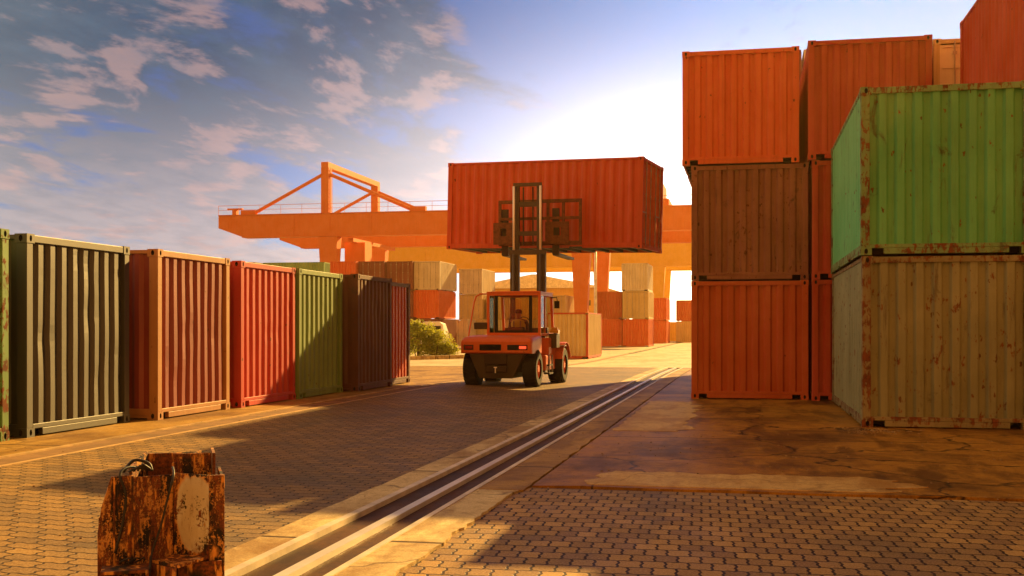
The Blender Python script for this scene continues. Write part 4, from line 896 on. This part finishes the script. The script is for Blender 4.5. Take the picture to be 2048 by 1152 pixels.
# patch of bare primer of its own shape on the pale plate
nt = NT(RB_B)
ZB = 5.5
bp = W(330, ZB); BLK = empty('rail_stop_block', (bp.x, bp.y, 0), TH + R(17)); tag(BLK, 'rusty orange and white steel stop block in the foreground', 'stop block')
def bx(u, d=0.0): return (u - 330) / F * (ZB + d)          # local x of a column of the survey sheet
def bz(v, d=0.0): return EYE - (v - HZ) / F * (ZB + d)
T = 0.014
m = MB()   # left side plate, bulging to the left lower down
poly = [(bx(228), bz(950)), (bx(268), bz(948)), (bx(268), 0.0), (bx(203), 0.0), (bx(203), bz(1060)), (bx(210), bz(1010))]
prism(m, [(x, 0.0, z) for x, z in poly][::-1], [(x, T*1.5, z) for x, z in poly][::-1]); m.build('side_plate', RB_A, BLK, bevel=0.003)
m = MB(); m.hull8([(bx(203), 0.004, 0), (bx(203)+T, 0.004, 0), (bx(203)+T, 0.46, 0), (bx(203), 0.46, 0), (bx(205), 0.004, bz(1030)), (bx(205)+T, 0.004, bz(1030)), (bx(240), 0.46, bz(1030)), (bx(240)-T, 0.46, bz(1030))]); m.build('side_plate', RB_A, BLK)
# recessed middle plate and the V of the right half
yb = 0.085
m = MB(); m.hull8([(bx(268)+.002, T, 0), (bx(345), yb+.05, 0), (bx(345), yb+.05+T, 0), (bx(268)+.002, T*2, 0), (bx(268)+.002, T, bz(953)), (bx(345), yb+.05, bz(951, .1)), (bx(345), yb+.05+T, bz(951, .1)), (bx(268)+.002, T*2, bz(953))]); m.build('front_plate', RB_A, BLK)
m = MB(); m.hull8([(bx(347), yb+.05, 0), (bx(415), 0.02, 0), (bx(415), 0.02+T, 0), (bx(347), yb+.05+T, 0), (bx(347), yb+.05, bz(953)), (bx(415), 0.02, bz(955)), (bx(415), 0.02+T, bz(955)), (bx(347), yb+.05+T, bz(953))]); m.build('front_plate', RB_B, BLK)
m = MB(); m.box(bx(415)+.002, bx(446), 0.016, 0.036, 0, bz(955)); m.build('front_plate', RB_A, BLK, bevel=0.003)
m = MB(); m.box(bx(444)-T, bx(444), 0.037, 0.40, 0, bz(956)); m.build('side_plate', RB_C, BLK)
m = MB(); m.box(bx(268)-.004, bx(268)+.006, -0.012, -0.001, 0.3, bz(950)); m.box(bx(232), bx(236), -0.010, -0.001, 0.3, bz(952)); m.build('weld_rib', RB_C, BLK)
# back box rising above: three plates and a web
m = MB(); m.box(bx(290, .45), bx(425, .45), 0.42, 0.435, 0, bz(905, .43)); m.build('back_plate', RB_C, BLK)
m = MB(); m.box(bx(420, .25), bx(420, .25)+T, 0.14, 0.418, 0, bz(904, .25)); m.box(bx(345, .2), bx(420, .2)-.002, 0.20, 0.214, 0, bz(908, .2)); m.build('web_plate', RB_A, BLK)
m = MB(); m.hull8([(bx(343, .2), 0.18, 0.3), (bx(343, .2)+T, 0.18, 0.3), (bx(343, .2)+T, 0.41, 0.3), (bx(343, .2), 0.41, 0.3), (bx(343, .2), 0.18, bz(925, .2)), (bx(343, .2)+T, 0.18, bz(925, .2)), (bx(395, .4)+T, 0.41, bz(902, .4)), (bx(395, .4), 0.41, bz(902, .4))]); m.build('web_plate', RB_A, BLK)
m = MB(); m.hull8([(bx(262, .2), 0.2, 0.3), (bx(262, .2)+T, 0.2, 0.3), (bx(290, .4)+T, 0.418, 0.3), (bx(290, .4), 0.418, 0.3), (bx(262, .2), 0.2, bz(930, .2)), (bx(262, .2)+T, 0.2, bz(930, .2)), (bx(292, .4)+T, 0.418, bz(902, .4)), (bx(292, .4), 0.418, bz(902, .4))]); m.build('web_plate', RB_A, BLK)
# lower ledge box and pointed shelf
m = MB(); m.box(bx(212), bx(300), -0.16, -0.004, bz(1124)-T, bz(1124)); m.box(bx(212), bx(218), -0.16, -0.004, 0, bz(1124)-T-.001); m.box(bx(294), bx(300), -0.16, -0.004, 0, bz(1124)-T-.001); m.build('lower_box', RB_C, BLK)
m = MB(); z0 = bz(1118); prism(m, [(bx(306), -0.01, z0), (bx(355), -0.17, z0), (bx(415), 0.015, z0), (bx(347), 0.125, z0)][::-1], [(bx(306), -0.01, z0-T), (bx(355), -0.17, z0-T), (bx(415), 0.015, z0-T), (bx(347), 0.125, z0-T)][::-1]); m.build('shelf_plate', RB_B, BLK)
m = MB(); prism(m, [(bx(300), -0.012, z0-.016), (bx(352), -0.17, z0-.016), (bx(352), -0.15, z0-.016), (bx(306), 0.0, z0-.016)][::-1], [(bx(300), -0.012, 0), (bx(352), -0.17, 0), (bx(352), -0.15, 0), (bx(306), 0.0, 0)][::-1]); m.box(bx(355), bx(440), -0.02, -0.006, 0, z0-.02); m.build('lower_plate', RB_C, BLK)
CABLE = simple('black_cable', (0.015, 0.012, 0.010), 0.6, bump=0.3)
cz0 = EMP = empty('cable_tangle', (bp.x, bp.y, 0), TH + R(17)); tag(cz0, 'tangled dark wire rope draped over the rusty stop block', 'wire rope')
def cabl(pts, r=0.006):
    P = [Vector(q) for q in pts]; out_ = []
    for i in range(len(P)-1):
        a = P[max(i-1,0)]; b_ = P[i]; c = P[i+1]; d = P[min(i+2, len(P)-1)]
        for k in range(6): t = k/6; out_.append(0.5*((2*b_) + (c-a)*t + (2*a-5*b_+4*c-d)*t*t + (3*b_-a-3*c+d)*t**3))
    out_.append(P[-1]); mb = MB(); mb.tube(out_, r, 6); mb.build('wire', CABLE, EMP, smooth=True)
zt = bz(948)
cabl([(bx(300, .1), 0.12, zt+.01), (bx(262), 0.04, zt+.035), (bx(245), -0.012, zt+.005), (bx(256), -0.014, bz(985)), (bx(250), -0.012, bz(1040)), (bx(236), -0.01, bz(1100))], 0.007)
cabl([(bx(250), 0.06, zt+.01), (bx(270), 0.10, zt+.06), (bx(297), 0.10, zt+.045), (bx(305), 0.08, zt+.008)], 0.008)
cabl([(bx(345), 0.10, zt+.02), (bx(346), -0.01, zt-.01), (bx(334), -0.02, bz(1000)), (bx(322), -0.02, bz(1050)), (bx(306), -0.025, bz(1100)), (bx(302), -0.10, bz(1125)), (bx(300), -0.17, bz(1150))], 0.006)
for q in range(4): cabl([(bx(262+q*8), 0.05+.02*q, zt+.012), (bx(275+q*4), 0.02, zt+.03+.006*q), (bx(292+q*3), 0.05, zt+.022), (bx(300), 0.12, zt+.008)], 0.006)
for q in range(3):
    rr = random.Random(q+50); cabl([(bx(245+q*18), -0.03, bz(1120)+.008), (bx(262+q*14), -0.06, bz(1108)), (bx(275+q*8), -0.03, bz(1114)), (bx(258+q*16), -0.05, bz(1121)+.01)], 0.004)
if False: cabl([(bx(265), -0.004, zt), (bx(266), -0.012, bz(1000)), (bx(264), -0.01, bz(1060)), (bx(262), -0.02, bz(1118))], 0.005)

# ------------------------------------------------------------------ haze
HAZE = True
if HAZE:
    hz = MB(); hz.box(-170, 120, -8, 300, -1.3, 23)
    HM = bpy.data.materials.new('warm_haze'); HM.use_nodes = True; n = NT(HM); n.n.clear()
    o_ = n.new('ShaderNodeOutputMaterial'); pv = n.new('ShaderNodeVolumePrincipled'); pv.inputs['Density'].default_value = 0.0003; pv.inputs['Color'].default_value = (1.0, 0.66, 0.24, 1); pv.inputs['Anisotropy'].default_value = 0.7
    n.link(pv.outputs[0], o_.inputs['Volume'])
    tag(hz.build('haze', HM), kind='stuff')

# ------------------------------------------------------------------ sky, sun, camera
SUN_AZ = R(18.0); SUN_EL = R(24.5)       # azimuth from +Y towards +X
sd = Vector((math.sin(SUN_AZ)*math.cos(SUN_EL), math.cos(SUN_AZ)*math.cos(SUN_EL), math.sin(SUN_EL)))
sl = bpy.data.lights.new('sun', 'SUN'); sl.energy = 5.0; sl.angle = R(0.5); sl.color = (1.0, 0.60, 0.17)
so = bpy.data.objects.new('sun', sl); C.objects.link(so); so.rotation_euler = sd.to_track_quat('Z', 'Y').to_euler(); so.location = (10, 40, 30)
w = bpy.data.worlds.new('World'); scene.world = w; w.use_nodes = True; wt = NT(w); wt.n.clear()
wo = wt.new('ShaderNodeOutputWorld'); bgd = wt.new('ShaderNodeBackground'); sky = wt.new('ShaderNodeTexSky', sky_type='NISHITA'); sky.sun_disc = False
sky.sun_elevation = SUN_EL; sky.sun_rotation = SUN_AZ; sky.air_density = 1.0; sky.dust_density = 0.6; sky.ozone_density = 3.0
tc = wt.new('ShaderNodeTexCoord').outputs['Generated']; sep = wt.new('ShaderNodeSeparateXYZ'); wt.link(tc, sep.inputs[0])
def vdot(d):
    n = wt.new('ShaderNodeVectorMath', operation='DOT_PRODUCT'); wt.link(tc, n.inputs[0]); n.inputs[1].default_value = d; return n.outputs['Value']
def vdir(u, v): q = DV + RV * ((u - 1024)/F); q = Vector((q.x, q.y, (HZ - v)/F)); return tuple(q.normalized())
zden = wt.math('ADD', wt.math('MAXIMUM', sep.outputs[2], 0.0), 0.10)
cbx = wt.new('ShaderNodeCombineXYZ'); wt.link(wt.math('DIVIDE', sep.outputs[0], zden), cbx.inputs[0]); wt.link(wt.math('DIVIDE', sep.outputs[1], zden), cbx.inputs[1])
pl_ = wt.mapping(cbx.outputs[0], scale=(1.1, 0.6, 1), loc=(1.7, 0.4, 0))
n1 = wt.noise(pl_, 2.0, 11, 0.60, 0.25); n2 = wt.noise(wt.mapping(pl_, loc=(0.035, 0.07, 0)), 2.0, 11, 0.60, 0.25); n3 = wt.noise(pl_, 7, 6, 0.6)
left = wt.ramp(vdot(vdir(0, 250)), 0.86, 0.985, 'S')        # cloudier to the left
rgt = wt.ramp(vdot(vdir(1500, 200)), 0.955, 0.995, 'S')
thr = wt.math('ADD', wt.math('SUBTRACT', 0.575, wt.math('MULTIPLY', left, 0.215)), wt.math('MULTIPLY', rgt, 0.07))
cm = wt.math('MULTIPLY', wt.ramp(wt.math('SUBTRACT', n1, thr), -0.04, 0.10, 'S'), 0.96)
edge = wt.ramp(wt.math('SUBTRACT', n1, n2), 0.0, 0.09, 'S')
EXP = 0.05; DIM = 0.57
skyc = wt.mix(1.0, sky.outputs[0], (0.50*DIM, 0.76*DIM, 1.25*DIM), 'MULTIPLY')
skyc = wt.mix(1.0, skyc, (6.2, 6.6, 7.2), 'DARKEN')      # sky brightness capped so the aureole gives less fill light
skyc = wt.mix(wt.math('MULTIPLY', wt.ramp(sep.outputs[2], 0.16, 0.34, 'S'), 0.85), skyc, (0.17*DIM/0.05, 0.40*DIM/0.05, 0.80*DIM/0.05))
deep = wt.math('MULTIPLY', wt.ramp(vdot(vdir(-500, -500)), 0.66, 0.93, 'S'), 0.95)
deep = wt.math('MULTIPLY', deep, wt.ramp(sep.outputs[2], 0.02, 0.26, 'S'))
skyc = wt.mix(deep, skyc, (0.002*DIM/0.05, 0.055*DIM/0.05, 0.21*DIM/0.05))
S = wt.math('MULTIPLY', 1.0, 1.0)
# colours below are in the same units as the physical sky (divided by the background strength)
def sc(c, k): return tuple(x * k * DIM for x in c)
cloud_dark = sc((0.002, 0.046, 0.108), 1/EXP); cloud_lit = sc((0.50, 0.29, 0.26), 1/EXP)
low = wt.ramp(sep.outputs[2], 0.24, 0.03, 'S')
cd = wt.mix(low, cloud_dark, sc((0.36, 0.33, 0.36), 1/EXP))
cc_ = wt.mix(wt.math('MULTIPLY', edge, 0.42), cd, cloud_lit)
cc_ = wt.mix(wt.math('MULTIPLY', wt.ramp(n3, 0.42, 0.68), 0.35), cc_, sc((0.055, 0.115, 0.185), 1/EXP))
col = wt.mix(cm, skyc, cc_)
d1 = wt.math('MAXIMUM', vdot(vdir(1340, 560)), 0.0)
g1 = wt.math('MULTIPLY', wt.math('POWER', d1, 32.0), 0.85*DIM/EXP); g1 = wt.math('MULTIPLY', g1, wt.ramp(sep.outputs[2], 0.36, 0.14, 'S')); g2 = wt.math('MULTIPLY', wt.math('POWER', d1, 260.0), 2.6*DIM/EXP)
def scaled(c, f): n = wt.new('ShaderNodeVectorMath', operation='SCALE'); n.inputs[0].default_value = c; wt.link(f, n.inputs['Scale']); return n.outputs[0]
def add(a, b): n = wt.new('ShaderNodeVectorMath', operation='ADD'); wt.link(a, n.inputs[0]); wt.link(b, n.inputs[1]); return n.outputs[0]
col = add(add(col, scaled((1.0, 0.90, 0.86), g1)), scaled((1.0, 0.72, 0.30), g2))
# unseen sky to the right, left and overhead darkened to cut fill light
azr = wt.ramp(vdot((math.cos(R(14)), -math.sin(R(14)), 0)), 0.02, 0.28, 'S'); azl = wt.ramp(vdot((-math.cos(R(-38)), -math.sin(R(38)), 0)), 0.02, 0.3, 'S'); up_ = wt.ramp(sep.outputs[2], 0.34, 0.6, 'S')
unseen_dim = wt.math('MULTIPLY', wt.math('MAXIMUM', azr, wt.math('MAXIMUM', azl, up_)), 0.92)
col = wt.mix(unseen_dim, col, sc((0.075, 0.048, 0.027), 1/EXP))
# unseen bright lobe added low on the left to light left-facing sides
lg = wt.math('MULTIPLY', wt.math('POWER', wt.math('MAXIMUM', vdot(Vector((-0.92, 0.05, 0.38)).normalized()[:]), 0.0), 7.0), 1.3*DIM/EXP)
col = add(col, scaled((1.0, 0.86, 0.50), lg))
back = wt.ramp(vdot(tuple(-DV)), -0.05, 0.75, 'S')      # warm glow added behind the viewer to light the shaded fronts
col = wt.mix(back, col, sc((0.76, 0.29, 0.060), 1/EXP))
wt.link(col, bgd.inputs[0]); bgd.inputs[1].default_value = EXP; wt.link(bgd.outputs[0], wo.inputs[0])

cam = bpy.data.cameras.new('camera'); co = bpy.data.objects.new('camera', cam); C.objects.link(co)
cam.sensor_width = 36; cam.lens = F / 2048 * 36; cam.shift_y = (HZ - 576) / 2048; cam.clip_end = 6000; cam.clip_start = 0.1
co.location = (0, 0, EYE); co.rotation_euler = (R(90), 0, TH); scene.camera = co
scene.view_settings.view_transform = 'Standard'; scene.view_settings.look = 'None'; scene.view_settings.exposure = 1.35; scene.view_settings.gamma = 1.0
scene.cycles.volume_bounces = 1; scene.cycles.transparent_max_bounces = 12; scene.cycles.max_bounces = 8
